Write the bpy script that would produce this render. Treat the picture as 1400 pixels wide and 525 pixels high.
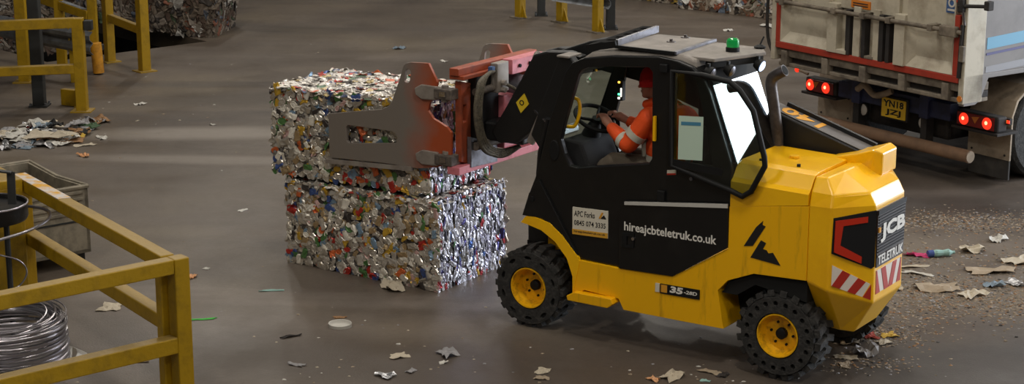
import bpy, bmesh, math, random
import numpy as np
from mathutils import Vector, Matrix
from mathutils.geometry import tessellate_polygon

random.seed(7)
rng = np.random.default_rng(7)
scene = bpy.context.scene
for o in list(bpy.data.objects):
    bpy.data.objects.remove(o)
COL = scene.collection
PI = math.pi

# ------------------------------------------------------------------ camera
CAM_H = 4.441
cam = bpy.data.cameras.new('camera')
cam_o = bpy.data.objects.new('camera', cam); COL.objects.link(cam_o)
cam.sensor_fit = 'HORIZONTAL'; cam.sensor_width = 36.0
cam.lens = 36.0 * 2512.0 / 1400.0
cam.clip_end = 200
cam_o.location = (0, 0, CAM_H)
cam_o.rotation_euler = (math.radians(90 - 14.09), 0, 0)
scene.camera = cam_o

# ------------------------------------------------------------------ world, light, exposure
world = bpy.data.worlds.new('world'); scene.world = world
world.use_nodes = True
wb = world.node_tree.nodes['Background']
wb.inputs[0].default_value = (0.75, 0.85, 1.0, 1); wb.inputs[1].default_value = 0.8

def area(name, loc, rot, sx, sy, power, col):
    l = bpy.data.lights.new(name, 'AREA'); l.shape = 'RECTANGLE'
    l.size = sx; l.size_y = sy; l.energy = power; l.color = col
    o = bpy.data.objects.new(name, l); COL.objects.link(o)
    o.location = loc; o.rotation_euler = rot
    return o
# daylight in the big lorry doorway of the right-hand wall (the bay the lorry came in by)
area('doorway_daylight', (17.2, 19.3, 3.9), (0, math.radians(90), 0), 7.4, 10.5, 2400, (0.86, 0.92, 1.0))
LAMP_POWER = 165
LAMP_COL = (1.0, 0.94, 0.84)
scene.view_settings.view_transform = 'Standard'
scene.view_settings.look = 'None'
scene.view_settings.exposure = 0.12
scene.view_settings.gamma = 1.0
scene.view_settings.use_curve_mapping = False

# ------------------------------------------------------------------ material helpers
def srgb(r, g, b):
    def c(x):
        x /= 255.0
        return x / 12.92 if x <= 0.04045 else ((x + 0.055) / 1.055) ** 2.4
    return (c(r), c(g), c(b), 1.0)

MATS = {}
def mat(name, col, rough=0.5, metal=0.0, col2=None, nscale=8.0, lo=0.42, hi=0.68, bump=0.0, bscale=40.0,
        emit=0.0, spec=0.5, coat=0.0, stretch=None, rvar=0.0):
    m = bpy.data.materials.new(name); m.use_nodes = True
    nt = m.node_tree; b = nt.nodes['Principled BSDF']
    b.inputs['Base Color'].default_value = col
    b.inputs['Roughness'].default_value = rough
    b.inputs['Metallic'].default_value = metal
    b.inputs['Specular IOR Level'].default_value = spec
    b.inputs['Coat Weight'].default_value = coat
    m.diffuse_color = col
    if emit:
        b.inputs['Emission Color'].default_value = col
        b.inputs['Emission Strength'].default_value = emit
    vec = None
    def coords():
        tc = nt.nodes.new('ShaderNodeTexCoord')
        if stretch:
            mp = nt.nodes.new('ShaderNodeMapping'); mp.inputs['Scale'].default_value = stretch
            nt.links.new(tc.outputs['Object'], mp.inputs[0]); return mp.outputs[0]
        return tc.outputs['Object']
    if col2 is not None:
        vec = coords()
        n = nt.nodes.new('ShaderNodeTexNoise'); n.inputs['Scale'].default_value = nscale
        n.inputs['Detail'].default_value = 7; n.inputs['Roughness'].default_value = 0.65
        nt.links.new(vec, n.inputs['Vector'])
        r = nt.nodes.new('ShaderNodeValToRGB')
        r.color_ramp.elements[0].position = lo; r.color_ramp.elements[0].color = col
        r.color_ramp.elements[1].position = hi; r.color_ramp.elements[1].color = col2
        nt.links.new(n.outputs['Fac'], r.inputs[0]); nt.links.new(r.outputs[0], b.inputs['Base Color'])
        if rvar:
            mr = nt.nodes.new('ShaderNodeMapRange'); mr.inputs['From Min'].default_value = lo; mr.inputs['From Max'].default_value = hi
            mr.inputs['To Min'].default_value = rough; mr.inputs['To Max'].default_value = rough + rvar
            nt.links.new(n.outputs['Fac'], mr.inputs[0]); nt.links.new(mr.outputs[0], b.inputs['Roughness'])
    if bump:
        if vec is None: vec = coords()
        n2 = nt.nodes.new('ShaderNodeTexNoise'); n2.inputs['Scale'].default_value = bscale; n2.inputs['Detail'].default_value = 4
        nt.links.new(vec, n2.inputs['Vector'])
        bp = nt.nodes.new('ShaderNodeBump'); bp.inputs['Strength'].default_value = bump; bp.inputs['Distance'].default_value = 0.02
        nt.links.new(n2.outputs['Fac'], bp.inputs['Height']); nt.links.new(bp.outputs[0], b.inputs['Normal'])
    MATS[name] = m
    return m

def glass(name, tint, gloss=0.1, rough=0.02):
    m = bpy.data.materials.new(name); m.use_nodes = True
    nt = m.node_tree; nt.nodes.clear()
    out = nt.nodes.new('ShaderNodeOutputMaterial'); mx = nt.nodes.new('ShaderNodeMixShader')
    t = nt.nodes.new('ShaderNodeBsdfTransparent'); g = nt.nodes.new('ShaderNodeBsdfGlossy')
    t.inputs[0].default_value = tint; g.inputs['Roughness'].default_value = rough
    mx.inputs[0].default_value = gloss
    nt.links.new(t.outputs[0], mx.inputs[1]); nt.links.new(g.outputs[0], mx.inputs[2]); nt.links.new(mx.outputs[0], out.inputs[0])
    MATS[name] = m
    return m

# ------------------------------------------------------------------ mesh helpers
def V(*a): return Vector(a)
class MB:
    def __init__(s): s.v = []; s.f = []
    def add(s, vs, fs):
        n = len(s.v); s.v += [tuple(p) for p in vs]; s.f += [tuple(i + n for i in f) for f in fs]; return s
    def box(s, x0, x1, y0, y1, z0, z1):
        vs = [(x, y, z) for x in (x0, x1) for y in (y0, y1) for z in (z0, z1)]
        return s.add(vs, [(0,1,3,2),(4,6,7,5),(0,4,5,1),(2,3,7,6),(0,2,6,4),(1,5,7,3)])
    def beam(s, p0, p1, w, h, up=(0,0,1)):
        p0 = Vector(p0); p1 = Vector(p1); d = (p1 - p0).normalized(); up = Vector(up)
        sd = d.cross(up).normalized(); u2 = sd.cross(d).normalized()
        vs = []
        for p in (p0, p1):
            for a, b in ((-1,-1),(1,-1),(1,1),(-1,1)):
                vs.append(p + sd * (a * w / 2) + u2 * (b * h / 2))
        return s.add(vs, [(0,1,2,3),(7,6,5,4),(0,4,5,1),(1,5,6,2),(2,6,7,3),(3,7,4,0)])
    def tube(s, pts, r, n=8, closed=False, cap=True):
        pts = [Vector(p) for p in pts]; N = len(pts)
        rr = r if isinstance(r, (list, tuple)) else [r] * N
        t0 = (pts[1] - pts[0]).normalized()
        a = t0.orthogonal().normalized(); vs = []; prev = t0
        for i, p in enumerate(pts):
            if closed: t = (pts[(i + 1) % N] - pts[i - 1]).normalized()
            elif i == 0: t = t0
            elif i == N - 1: t = (pts[-1] - pts[-2]).normalized()
            else: t = ((pts[i+1] - p).normalized() + (p - pts[i-1]).normalized()).normalized()
            q = prev.rotation_difference(t); a = (q @ a); a = (a - t * a.dot(t)).normalized(); prev = t
            b = t.cross(a)
            for j in range(n):
                an = 2 * PI * j / n
                vs.append(p + (a * math.cos(an) + b * math.sin(an)) * rr[i])
        fs = []
        for i in range(N if closed else N - 1):
            for j in range(n):
                i2 = (i + 1) % N
                fs.append((i*n+j, i*n+(j+1)%n, i2*n+(j+1)%n, i2*n+j))
        if not closed and cap:
            fs.append(tuple(range(n))[::-1]); fs.append(tuple(range((N-1)*n, N*n)))
        return s.add(vs, fs)
    def cyl(s, p0, p1, r, n=14): return s.tube([p0, p1], r, n)
    def lathe(s, c, axis, prof, n=24):
        ax = Vector(axis).normalized(); a = ax.orthogonal().normalized(); b = ax.cross(a); c = Vector(c)
        if abs(ax.z) < 0.9:
            a = V(0,0,1) - ax * ax.z; a.normalize(); b = ax.cross(a)
        vs = []
        for r, h in prof:
            for j in range(n):
                an = 2 * PI * j / n
                vs.append(c + ax * h + (a * math.cos(an) + b * math.sin(an)) * max(r, 1e-4))
        fs = []
        for i in range(len(prof) - 1):
            for j in range(n):
                fs.append((i*n+j, i*n+(j+1)%n, (i+1)*n+(j+1)%n, (i+1)*n+j))
        return s.add(vs, fs)
    def loft(s, loops, cap=True):
        n = len(loops[0]); vs = [p for l in loops for p in l]; fs = []
        for i in range(len(loops) - 1):
            for j in range(n):
                fs.append((i*n+j, i*n+(j+1)%n, (i+1)*n+(j+1)%n, (i+1)*n+j))
        if cap: fs += [tuple(range(n))[::-1], tuple(range((len(loops)-1)*n, len(loops)*n))]
        return s.add(vs, fs)
    def plate(s, outer, holes, conv, t0, t1):
        """polygon with holes in 2-D, given thickness t0..t1 along the third axis; conv(a, b, t) -> xyz"""
        loops = [list(outer)] + [list(h) for h in holes]
        tri = tessellate_polygon([[Vector((p[0], p[1], 0)) for p in l] for l in loops])
        flat = [p for l in loops for p in l]; n = len(flat)
        vs = [conv(p[0], p[1], t0) for p in flat] + [conv(p[0], p[1], t1) for p in flat]
        fs = [tuple(t) for t in tri] + [tuple(i + n for i in reversed(t)) for t in tri]
        k = 0
        for l in loops:
            m = len(l)
            for j in range(m):
                a = k + j; b = k + (j + 1) % m
                fs.append((a, b, b + n, a + n))
            k += m
        return s.add(vs, fs)
    def ball(s, c, r, nu=14, nv=9):
        if not isinstance(r, (tuple, list)): r = (r, r, r)
        vs = []; fs = []
        for i in range(nv + 1):
            th = PI * i / nv
            for j in range(nu):
                ph = 2 * PI * j / nu
                vs.append((c[0] + r[0]*max(math.sin(th),1e-3)*math.cos(ph), c[1] + r[1]*max(math.sin(th),1e-3)*math.sin(ph), c[2] + r[2]*math.cos(th)))
        for i in range(nv):
            for j in range(nu):
                fs.append((i*nu+j, i*nu+(j+1)%nu, (i+1)*nu+(j+1)%nu, (i+1)*nu+j))
        return s.add(vs, fs)
    def mesh(s, name, tr=None, smooth=None, weld=1e-5):
        vs = [tr(p) for p in s.v] if tr else s.v
        me = bpy.data.meshes.new(name); me.from_pydata([tuple(p) for p in vs], [], s.f)
        bm = bmesh.new(); bm.from_mesh(me)
        bmesh.ops.remove_doubles(bm, verts=bm.verts, dist=weld)
        bmesh.ops.recalc_face_normals(bm, faces=bm.faces); bm.to_mesh(me); bm.free()
        if smooth is not None:
            for p in me.polygons: p.use_smooth = True
            me.set_sharp_from_angle(angle=math.radians(smooth))
        return me
    def build(s, name, m, parent=None, tr=None, bevel=0.0, smooth=None, seg=2):
        me = s.mesh(name, tr, smooth)
        me.materials.append(MATS[m] if isinstance(m, str) else m)
        o = bpy.data.objects.new(name, me); COL.objects.link(o)
        if parent: o.parent = parent
        if bevel:
            b = o.modifiers.new('bevel', 'BEVEL'); b.width = bevel; b.segments = seg; b.limit_method = 'ANGLE'; b.angle_limit = math.radians(28)
        return o

def root(name, loc, rz, label, cat, group=None):
    o = bpy.data.objects.new(name, None); COL.objects.link(o)
    o.location = loc; o.rotation_euler = (0, 0, rz); o.empty_display_size = 0.2
    o['label'] = label; o['category'] = cat
    if group: o['group'] = group
    return o
def tag(o, label, cat, group=None):
    o['label'] = label; o['category'] = cat
    if group: o['group'] = group
    return o
def struct(o): o['kind'] = 'structure'; return o
def arc(c, r, a0, a1, n, f):
    return [f(c[0] + r*math.cos(math.radians(a0 + (a1-a0)*i/n)), c[1] + r*math.sin(math.radians(a0 + (a1-a0)*i/n))) for i in range(n + 1)]
def circle(cx, cy, r, n=12, ry=None):
    ry = ry or r
    return [(cx + r*math.cos(2*PI*i/n), cy + ry*math.sin(2*PI*i/n)) for i in range(n)]
def smoothpath(pts, k=5):
    """Catmull-Rom through the points"""
    P = [Vector(p) for p in pts]; P = [P[0]*2 - P[1]] + P + [P[-1]*2 - P[-2]]; out = []
    for i in range(1, len(P) - 2):
        for j in range(k):
            t = j / k; a, b, c, d = P[i-1], P[i], P[i+1], P[i+2]
            out.append(0.5*((2*b) + (c-a)*t + (2*a-5*b+4*c-d)*t*t + (3*b-a-3*c+d)*t**3))
    out.append(P[-2]); return out

# ------------------------------------------------------------------ lettering (flat print, made first while the scene is empty)
TEXT = {}
def make_text(key, body, bold=0.0, spacing=1.0):
    cu = bpy.data.curves.new('txt', 'FONT'); cu.body = body; cu.size = 1; cu.offset = bold; cu.resolution_u = 2; cu.space_character = spacing
    cu.fill_mode = 'BOTH'
    o = bpy.data.objects.new('txt', cu); COL.objects.link(o)
    dg = bpy.context.evaluated_depsgraph_get()
    me = bpy.data.meshes.new_from_object(o.evaluated_get(dg))
    vs = [tuple(v.co) for v in me.vertices]; fs = [tuple(p.vertices) for p in me.polygons]
    bpy.data.objects.remove(o); bpy.data.curves.remove(cu); bpy.data.meshes.remove(me)
    xs = [v[0] for v in vs]; ys = [v[1] for v in vs]
    x0, x1, y0, y1 = min(xs), max(xs), min(ys), max(ys)
    TEXT[key] = ([((v[0]-x0)/(x1-x0), (v[1]-y0)/(y1-y0)) for v in vs], fs)
for k_, t_, b_ in (('apc', 'APC Forks', .012), ('tel', '0845 074 3335', .015), ('url', 'hireajcbteletruk.co.uk', .022), ('jcb', 'JCB', .05),
                   ('tt', 'TELETRUK', .03), ('35', '35', .05), ('28', '-28D', .03), ('n140', '140', .03), ('yn', 'YN18', .03), ('jz', 'JZJ', .03)):
    make_text(k_, t_, b_)
def letters(name, key, m, parent, conv, a0, a1, b0, b1, t, tr=None, slant=0.0):
    """print TEXT[key] in the rectangle a0..a1 x b0..b1 on the surface conv(a, b, t); slant shears italic or along a slope"""
    vs, fs = TEXT[key]; mb = MB()
    P = [(a0 + (a1-a0)*x + slant*y*(b1-b0), b0 + (b1-b0)*y) for x, y in vs]
    mb.add([conv(a, b, t) for a, b in P], fs)
    vs2 = [tr(p) for p in mb.v] if tr else mb.v
    me = bpy.data.meshes.new(name); me.from_pydata([tuple(p) for p in vs2], [], mb.f)
    me.materials.append(MATS[m]); o = bpy.data.objects.new(name, me); COL.objects.link(o)
    if parent: o.parent = parent
    return o

# ------------------------------------------------------------------ materials
mat('yellow_paint', srgb(250, 190, 4), 0.3, 0, srgb(236, 172, 6), 3.0, .45, .75, coat=0.3)
mat('yellow_low', srgb(244, 182, 4), 0.38, 0, srgb(150, 104, 16), 5.0, .58, .86, stretch=(3, 1, .35))
mat('rim_yellow', srgb(238, 178, 8), 0.45, 0, srgb(140, 95, 20), 18.0, .5, .75)
mat('cab_black', srgb(17, 17, 18), 0.35, 0, srgb(30, 29, 28), 6.0, .5, .8)
mat('black_plastic', srgb(18, 18, 19), 0.62, spec=.3)
mat('boom_black', srgb(15, 15, 16), 0.5, 0, srgb(30, 29, 28), 9.0, .55, .8)
mat('roof_dusty', srgb(142, 135, 128), 0.7, 0, srgb(106, 100, 95), 5.0, .4, .75)
mat('grey_metal', srgb(120, 120, 128), 0.4, 0.6, srgb(80, 78, 78), 14.0, .45, .7)
mat('chrome', srgb(190, 188, 196), 0.2, 1.0)
mat('tyre_rubber', srgb(38, 37, 36), 0.85, 0, srgb(72, 69, 66), 20.0, .45, .8, bump=.4, bscale=60)
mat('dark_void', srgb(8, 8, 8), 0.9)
mat('seat_cloth', srgb(26, 26, 28), 0.9)
mat('white_print', srgb(225, 222, 215), 0.6)
mat('black_print', srgb(18, 17, 16), 0.6)
mat('orange_print', srgb(214, 150, 40), 0.6)
mat('red_stripe', srgb(176, 44, 30), 0.4)
mat('white_stripe', srgb(225, 215, 205), 0.4)
mat('red_lamp', srgb(190, 44, 22), 0.3)
mat('sticker_white', srgb(214, 208, 192), 0.6)
mat('sticker_yellow', srgb(214, 160, 50), 0.6)
mat('sheet_pale', srgb(190, 212, 196), 0.7)
mat('sheet_blue', srgb(70, 130, 160), 0.7)
mat('warning_yellow', srgb(222, 190, 40), 0.5)
mat('exhaust_steel', srgb(92, 86, 84), 0.45, 0.5, srgb(60, 52, 50), 12, .4, .7)
mat('beacon_green', srgb(16, 130, 60), 0.2, emit=0.25)
mat('lens_blue', srgb(190, 215, 255), 0.1, emit=3.0)
mat('indicator_green', srgb(80, 255, 170), 0.4, emit=3.0)
mat('indicator_amber', srgb(255, 190, 70), 0.4, emit=3.0)
mat('indicator_white', srgb(255, 250, 235), 0.4, emit=3.0)
mat('grille_dark', srgb(62, 50, 46), 0.4, 0, srgb(44, 36, 34), 30, .4, .6)
mat('orange_steel', srgb(156, 70, 40), 0.55, 0, srgb(106, 54, 40), 7, .45, .75)
mat('pink_paint', srgb(205, 118, 128), 0.5, 0, srgb(150, 70, 70), 9, .5, .75)
mat('worn_steel', srgb(150, 142, 134), 0.5, 0.25, srgb(112, 102, 96), 5, .4, .7)
mat('boom_dust', srgb(104, 100, 98), 0.6, 0, srgb(74, 70, 68), 6, .4, .7)
mat('trim_pale', srgb(188, 186, 180), 0.4)
mat('hose_olive', srgb(98, 90, 74), 0.6, 0, srgb(62, 57, 48), 30, .4, .7, bump=.6, bscale=90)
mat('dusty_black', srgb(78, 70, 64), 0.7, 0, srgb(120, 108, 98), 20, .45, .75)
glass('cab_glass', (0.72, 0.78, 0.74, 1), 0.05)
glass('rear_glass', (0.25, 0.28, 0.3, 1), 0.42)
mat('hi_vis', srgb(240, 84, 24), 0.7, bump=.3, bscale=25)
mat('reflective_band', srgb(190, 186, 172), 0.5)
mat('skin', srgb(176, 122, 100), 0.55)
mat('beanie_red', srgb(196, 26, 24), 0.9, bump=.4, bscale=120)
mat('trouser_grey', srgb(92, 82, 70), 0.9, bump=.3, bscale=30)
mat('boot_black', srgb(22, 20, 19), 0.7)
# ------------------------------------------------------------------ the hall
def floor_material():
    m = bpy.data.materials.new('concrete_floor'); m.use_nodes = True; nt = m.node_tree; b = nt.nodes['Principled BSDF']
    tc = nt.nodes.new('ShaderNodeTexCoord')
    def noise(scale, detail, mapping=None, rough=.6, dist=0.0):
        n = nt.nodes.new('ShaderNodeTexNoise'); n.inputs['Scale'].default_value = scale; n.inputs['Detail'].default_value = detail
        n.inputs['Roughness'].default_value = rough; n.inputs['Distortion'].default_value = dist
        if mapping:
            mp = nt.nodes.new('ShaderNodeMapping'); mp.inputs['Rotation'].default_value = (0, 0, math.radians(mapping[0])); mp.inputs['Scale'].default_value = mapping[1]
            nt.links.new(tc.outputs['Object'], mp.inputs[0]); nt.links.new(mp.outputs[0], n.inputs['Vector'])
        else: nt.links.new(tc.outputs['Object'], n.inputs['Vector'])
        return n
    def ramp(n, stops):
        r = nt.nodes.new('ShaderNodeValToRGB'); e = r.color_ramp.elements
        while len(e) < len(stops): e.new(0.5)
        for i, (p, c) in enumerate(stops): e[i].position = p; e[i].color = c
        nt.links.new(n.outputs['Fac'], r.inputs[0]); return r
    def mix(a, bb, fac, mode='MIX'):
        x = nt.nodes.new('ShaderNodeMixRGB'); x.blend_type = mode
        if isinstance(fac, float): x.inputs[0].default_value = fac
        else: nt.links.new(fac, x.inputs[0])
        nt.links.new(a, x.inputs[1]); nt.links.new(bb, x.inputs[2]); return x.outputs[0]
    base = ramp(noise(.35, 6), [(.32, srgb(80, 71, 64)), (.5, srgb(94, 84, 75)), (.68, srgb(107, 96, 82))])
    fine = ramp(noise(22, 9, None, .75), [(.3, (.66, .66, .66, 1)), (.7, (1.12, 1.12, 1.12, 1))])
    c = mix(base.outputs[0], fine.outputs[0], 0.7, 'MULTIPLY')
    # drag marks and tyre marks: long pale streaks and dark ones
    st = ramp(noise(.55, 4, (-6, (.22, 1.5, 1)), .5, .8), [(.55, (0, 0, 0, 1)), (.74, (.5, .5, .5, 1))])
    pale = nt.nodes.new('ShaderNodeRGB'); pale.outputs[0].default_value = srgb(128, 119, 112)
    c = mix(c, pale.outputs[0], st.outputs[0])
    st2 = ramp(noise(.42, 4, (20, (.3, 1.6, 1)), .5, 1.0), [(.53, (0, 0, 0, 1)), (.72, (.6, .6, .6, 1))])
    dark = nt.nodes.new('ShaderNodeRGB'); dark.outputs[0].default_value = srgb(62, 56, 53)
    c = mix(c, dark.outputs[0], st2.outputs[0])
    def floor_patch(cx, cy, rx, ry, rot, col, amount):
        mp = nt.nodes.new('ShaderNodeMapping'); mp.vector_type = 'TEXTURE'; mp.inputs['Location'].default_value = (cx, cy, 0)
        mp.inputs['Rotation'].default_value = (0, 0, math.radians(rot)); mp.inputs['Scale'].default_value = (rx, ry, 1)
        nt.links.new(tc.outputs['Object'], mp.inputs[0])
        g = nt.nodes.new('ShaderNodeTexGradient'); g.gradient_type = 'SPHERICAL'; nt.links.new(mp.outputs[0], g.inputs[0])
        n = noise(1.6, 6); ad = nt.nodes.new('ShaderNodeMath'); ad.operation = 'MULTIPLY_ADD'; ad.inputs[1].default_value = .5
        nt.links.new(n.outputs['Fac'], ad.inputs[0]); nt.links.new(g.outputs['Fac'], ad.inputs[2])
        mr = nt.nodes.new('ShaderNodeMapRange'); mr.inputs['From Min'].default_value = .3; mr.inputs['From Max'].default_value = .85; mr.inputs['To Max'].default_value = amount
        nt.links.new(ad.outputs[0], mr.inputs[0])
        cl_ = nt.nodes.new('ShaderNodeRGB'); cl_.outputs[0].default_value = col
        return mix(c, cl_.outputs[0], mr.outputs[0])
    c = floor_patch(-3.5, 20.45, 2.6, .45, 3, srgb(140, 132, 124), .7)      # pale drag marks beside the bales
    c = floor_patch(-3.1, 19.1, 2.4, .28, -4, srgb(136, 128, 120), .5)
    c = floor_patch(-2.6, 22.6, 3.2, .7, 10, srgb(64, 56, 48), .6)
    c = floor_patch(3.6, 12.4, 2.4, 1.3, 15, srgb(46, 41, 39), .85)         # darker floor colour with a broken edge behind the rear wheels
    c = floor_patch(5.6, 16.9, 3.4, .55, -10, srgb(58, 52, 48), .7)
    c = floor_patch(3.9, 15.6, 1.6, .7, 0, srgb(118, 107, 94), .45)
    c = floor_patch(-.8, 12.6, 2.6, .8, -8, srgb(70, 62, 56), .6)
    c = floor_patch(4.0, 14.4, 2.0, .8, 5, srgb(112, 102, 90), .55)
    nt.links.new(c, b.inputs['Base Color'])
    rr = ramp(noise(.8, 5), [(.35, (.34, .34, .34, 1)), (.65, (.62, .62, .62, 1))])
    nt.links.new(rr.outputs[0], b.inputs['Roughness'])
    bn = noise(60, 5); bu = nt.nodes.new('ShaderNodeBump'); bu.inputs['Strength'].default_value = .12; bu.inputs['Distance'].default_value = .02
    nt.links.new(bn.outputs['Fac'], bu.inputs['Height']); nt.links.new(bu.outputs[0], b.inputs['Normal'])
    MATS['concrete_floor'] = m
floor_material()
mat('wall_grey', srgb(112, 112, 110), 0.8, 0, srgb(92, 90, 88), 1.5)
mat('ceiling_grey', srgb(120, 120, 118), 0.9)
mat('pit_dark', srgb(30, 28, 26), 0.9, 0, srgb(18, 17, 16), 4)
mat('lamp_diffuser', (1.0, .9, .75, 1), 0.5, emit=6.0)
X0, X1, Y0, Y1, ZC = -14.0, 16.5, -5.0, 40.0, 9.0
E1 = V(.741, .671, 0); E2 = V(-.671, .741, 0)
PA = V(-4.50, 26.82, 0)
pit = [PA, PA - E1 * 2.6, PA - E1 * 2.6 + E2 * 3.4, PA + E2 * 3.4]
mb = MB(); mb.plate([(X0, Y0), (X1, Y0), (X1, Y1), (X0, Y1)], [[(p.x, p.y) for p in pit]], lambda a, b, t: (a, b, t), -.25, 0)
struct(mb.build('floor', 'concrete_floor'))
mb = MB()
for i in range(4):
    a, b = pit[i], pit[(i + 1) % 4]; out = ((a + b) / 2 - sum(pit, V(0,0,0)) / 4).normalized() * .1
    mb.add([a + V(0,0,-1.6), b + V(0,0,-1.6), b + V(0,0,-.25), a + V(0,0,-.25), a + out + V(0,0,-1.6), b + out + V(0,0,-1.6), b + out + V(0,0,-.25), a + out + V(0,0,-.25)],
           [(0,1,2,3),(7,6,5,4),(0,4,5,1),(1,5,6,2),(2,6,7,3),(3,7,4,0)])
struct(mb.build('wall_pit', 'pit_dark'))
c4 = sum(pit, V(0,0,0)) / 4
mb = MB(); mb.plate([(p.x, p.y) for p in pit], [], lambda a, b, t: (a, b, t), -1.7, -1.6); struct(mb.build('floor_pit', 'pit_dark'))
mb = MB().box(X0, X1, Y1, Y1 + .3, 0, ZC); struct(mb.build('wall_back', 'wall_grey'))
mb = MB().box(X0 - .3, X0, Y0, Y1, 0, ZC); struct(mb.build('wall_left', 'wall_grey'))
mb = MB().box(X0, X1, Y0 - .3, Y0, 0, ZC); struct(mb.build('wall_front', 'wall_grey'))
mb = MB(); mb.plate([(Y0, 0), (14.0, 0), (14.0, 7.6), (24.6, 7.6), (24.6, 0), (Y1, 0), (Y1, ZC), (Y0, ZC)], [], lambda a, b, t: (t, a, b), X1, X1 + .3)
struct(mb.build('wall_right', 'wall_grey'))
mb = MB().box(X0, X1, Y0, Y1, ZC, ZC + .2); struct(mb.build('ceiling', 'ceiling_grey'))
# high-bay lamps, out of the picture above
li = 0
for ix, lx in enumerate((-4.5, 1.5, 7.5)):
    for iy, ly in enumerate((2.0, 9.5, 17.0, 24.5, 32.0)):
        lab = 'overhead strip lamp, %s row from the left wall, %s from the front' % (('first', 'second', 'third')[ix], ('first', 'second', 'third', 'fourth', 'fifth')[iy])
        r = root('ceiling_lamp', (lx, ly, 8.3), 0, lab, 'lamp', 'ceiling lamps')
        MB().plate([(-.22, 0), (.22, 0), (.12, .12), (-.12, .12)], [], lambda a, b, t: (a, t, b), -.8, .8).build('housing', 'grey_metal', r)
        MB().box(-.16, .16, -.75, .75, -.02, 0.0).build('diffuser', 'lamp_diffuser', r)
        [MB().cyl((0, q_, .12), (0, q_, .7), .012, 6).build('hanger', 'grey_metal', r) for q_ in (-.5, .5)]
        a = area('ceiling_lamp_light', (0, 0, -.04), (0, 0, 0), .34, 1.5, LAMP_POWER, LAMP_COL); a.parent = r
# ------------------------------------------------------------------ telescopic forklift
YAW = math.radians(34.41)
FO = V(1.8586, 12.2443, 0)
FF = V(-math.cos(YAW), math.sin(YAW), 0); FR = V(math.sin(YAW), math.cos(YAW), 0)
FZ = PI - YAW
def fw(u, v, z=0): return FO + FF * u + FR * v + V(0, 0, z)
def FK(u0, v0, z0=0): return lambda p: (p[0] - u0, v0 - p[1], p[2] - z0)
HW = 0.525
tr = FK(1.0, HW)
fk = root('telescopic_forklift', fw(1.0, HW), FZ, 'yellow and black telescopic forklift truck carrying the driver, clamp raised at the front', 'forklift')
def uz(a, b, t): return (a, t, b)          # side-view polygons: a = forward, b = up, t = across
def fb(mb, name, m, parent=fk, **k): return mb.build(name, m, parent, tr, **k)

# chassis
ch = MB().plate([(1.70, .31), (1.70, .48), (1.655, .61), (1.30, .604), (.845, .618), (.405, .90), (.405, 1.205), (-.203, 1.295), (-.203, .765), (.20, .748), (.40, .665), (.478, .578), (.425, .30), (.716, .295), (1.255, .292), (1.30, .37), (1.60, .385)], [], uz, 0.0, 2*HW)
chassis = fb(ch, 'chassis', 'yellow_low', bevel=.012)
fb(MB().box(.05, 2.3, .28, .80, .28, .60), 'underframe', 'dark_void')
fb(MB().plate([(1.71, .30), (1.72, .335), (1.66, .37), (1.33, .375), (1.31, .34), (1.36, .30)], [], uz, -.06, .10), 'step_plate', 'yellow_low', bevel=.006)
# rear wheel arch liner
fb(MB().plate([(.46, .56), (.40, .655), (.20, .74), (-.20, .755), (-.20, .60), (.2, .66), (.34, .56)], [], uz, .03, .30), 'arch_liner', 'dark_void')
# front fenders: bent bands over each front wheel
def fender(v0, v1):
    up = [(2.170, .825), (2.125, .878), (2.04, .884), (1.907, .858), (1.788, .772), (1.657, .635), (1.64, .60)]
    lo = [(1.70, .31), (1.701, .474), (1.754, .608), (1.86, .72), (1.985, .79), (2.10, .815)]
    return MB().plate(up + lo, [], uz, v0, v1)
fb(fender(-.005, .27), 'front_fender', 'yellow_paint', bevel=.008)
fb(fender(2*HW - .27, 2*HW + .005), 'front_fender', 'yellow_paint', bevel=.008)
fb(MB().plate([(2.10, .80), (1.95, .78), (1.95, .35), (2.10, .35)], [], uz, .27, .29), 'wheel_well_plate', 'yellow_paint')
fb(MB().box(1.9, 2.3, .28, .78, .30, .90), 'front_axle_frame', 'boom_black', bevel=.02)

# counterweight
def cw_loop(A, B, C):
    m = lambda p: (p[0], 2*HW - p[1], p[2])
    return [A, B, C, m(C), m(B), m(A)]
L = [cw_loop((-.203, .30, .36), (-.33, .30, .35), (-.43, .33, .345)),
     cw_loop((-.203, 0, .766), (-.36, 0, .715), (-.585, .28, .60)),
     cw_loop((-.203, 0, 1.30), (-.37, 0, 1.305), (-.572, .28, 1.295)),
     cw_loop((-.203, .025, 1.395), (-.365, .03, 1.388), (-.525, .28, 1.378)),
     cw_loop((-.203, .09, 1.488), (-.285, .105, 1.49), (-.31, .30, 1.50))]
fb(MB().loft(L), 'counterweight', 'yellow_paint', bevel=.012)
def cham(t, z, off):
    """point on the near rear chamfer, t 0..1 from side to back, off outward"""
    B = V(-.365, 0, z); C = V(-.578, .28, z); n = V(-.796, -.605, 0)
    p = B.lerp(C, t) + n * off; return (p.x, p.y, p.z)
def rearp(a, z, off): return (-.581 - off, a, z)
pan = fb(MB().plate([(.06, 1.235), (.99, 1.262), (1.0, .865), (.93, .85), (.05, .985)], [], cham, -.02, .006), 'tail_panel', 'black_plastic')
fb(MB().plate([(.10, 1.215), (.80, 1.225), (.80, 1.185), (.27, 1.175), (.22, 1.04), (.70, .945), (.70, .895), (.09, .995)], [], cham, .006, .012), 'tail_lamp', 'red_lamp', pan)
gr = fb(MB().plate([(.285, 1.258), (.765, 1.258), (.755, .85), (.295, .85)], [], rearp, -.01, .008), 'rear_grille', 'grille_dark')
for i in range(13):
    z = .955 + i * .021
    fb(MB().box(-.595, -.588, .30, .75, z, z + .008), 'slat', 'black_plastic', gr)
fb(MB().box(-.594, -.587, .285, .765, 1.225, 1.26), 'grille_header', 'black_plastic', gr)
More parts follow.
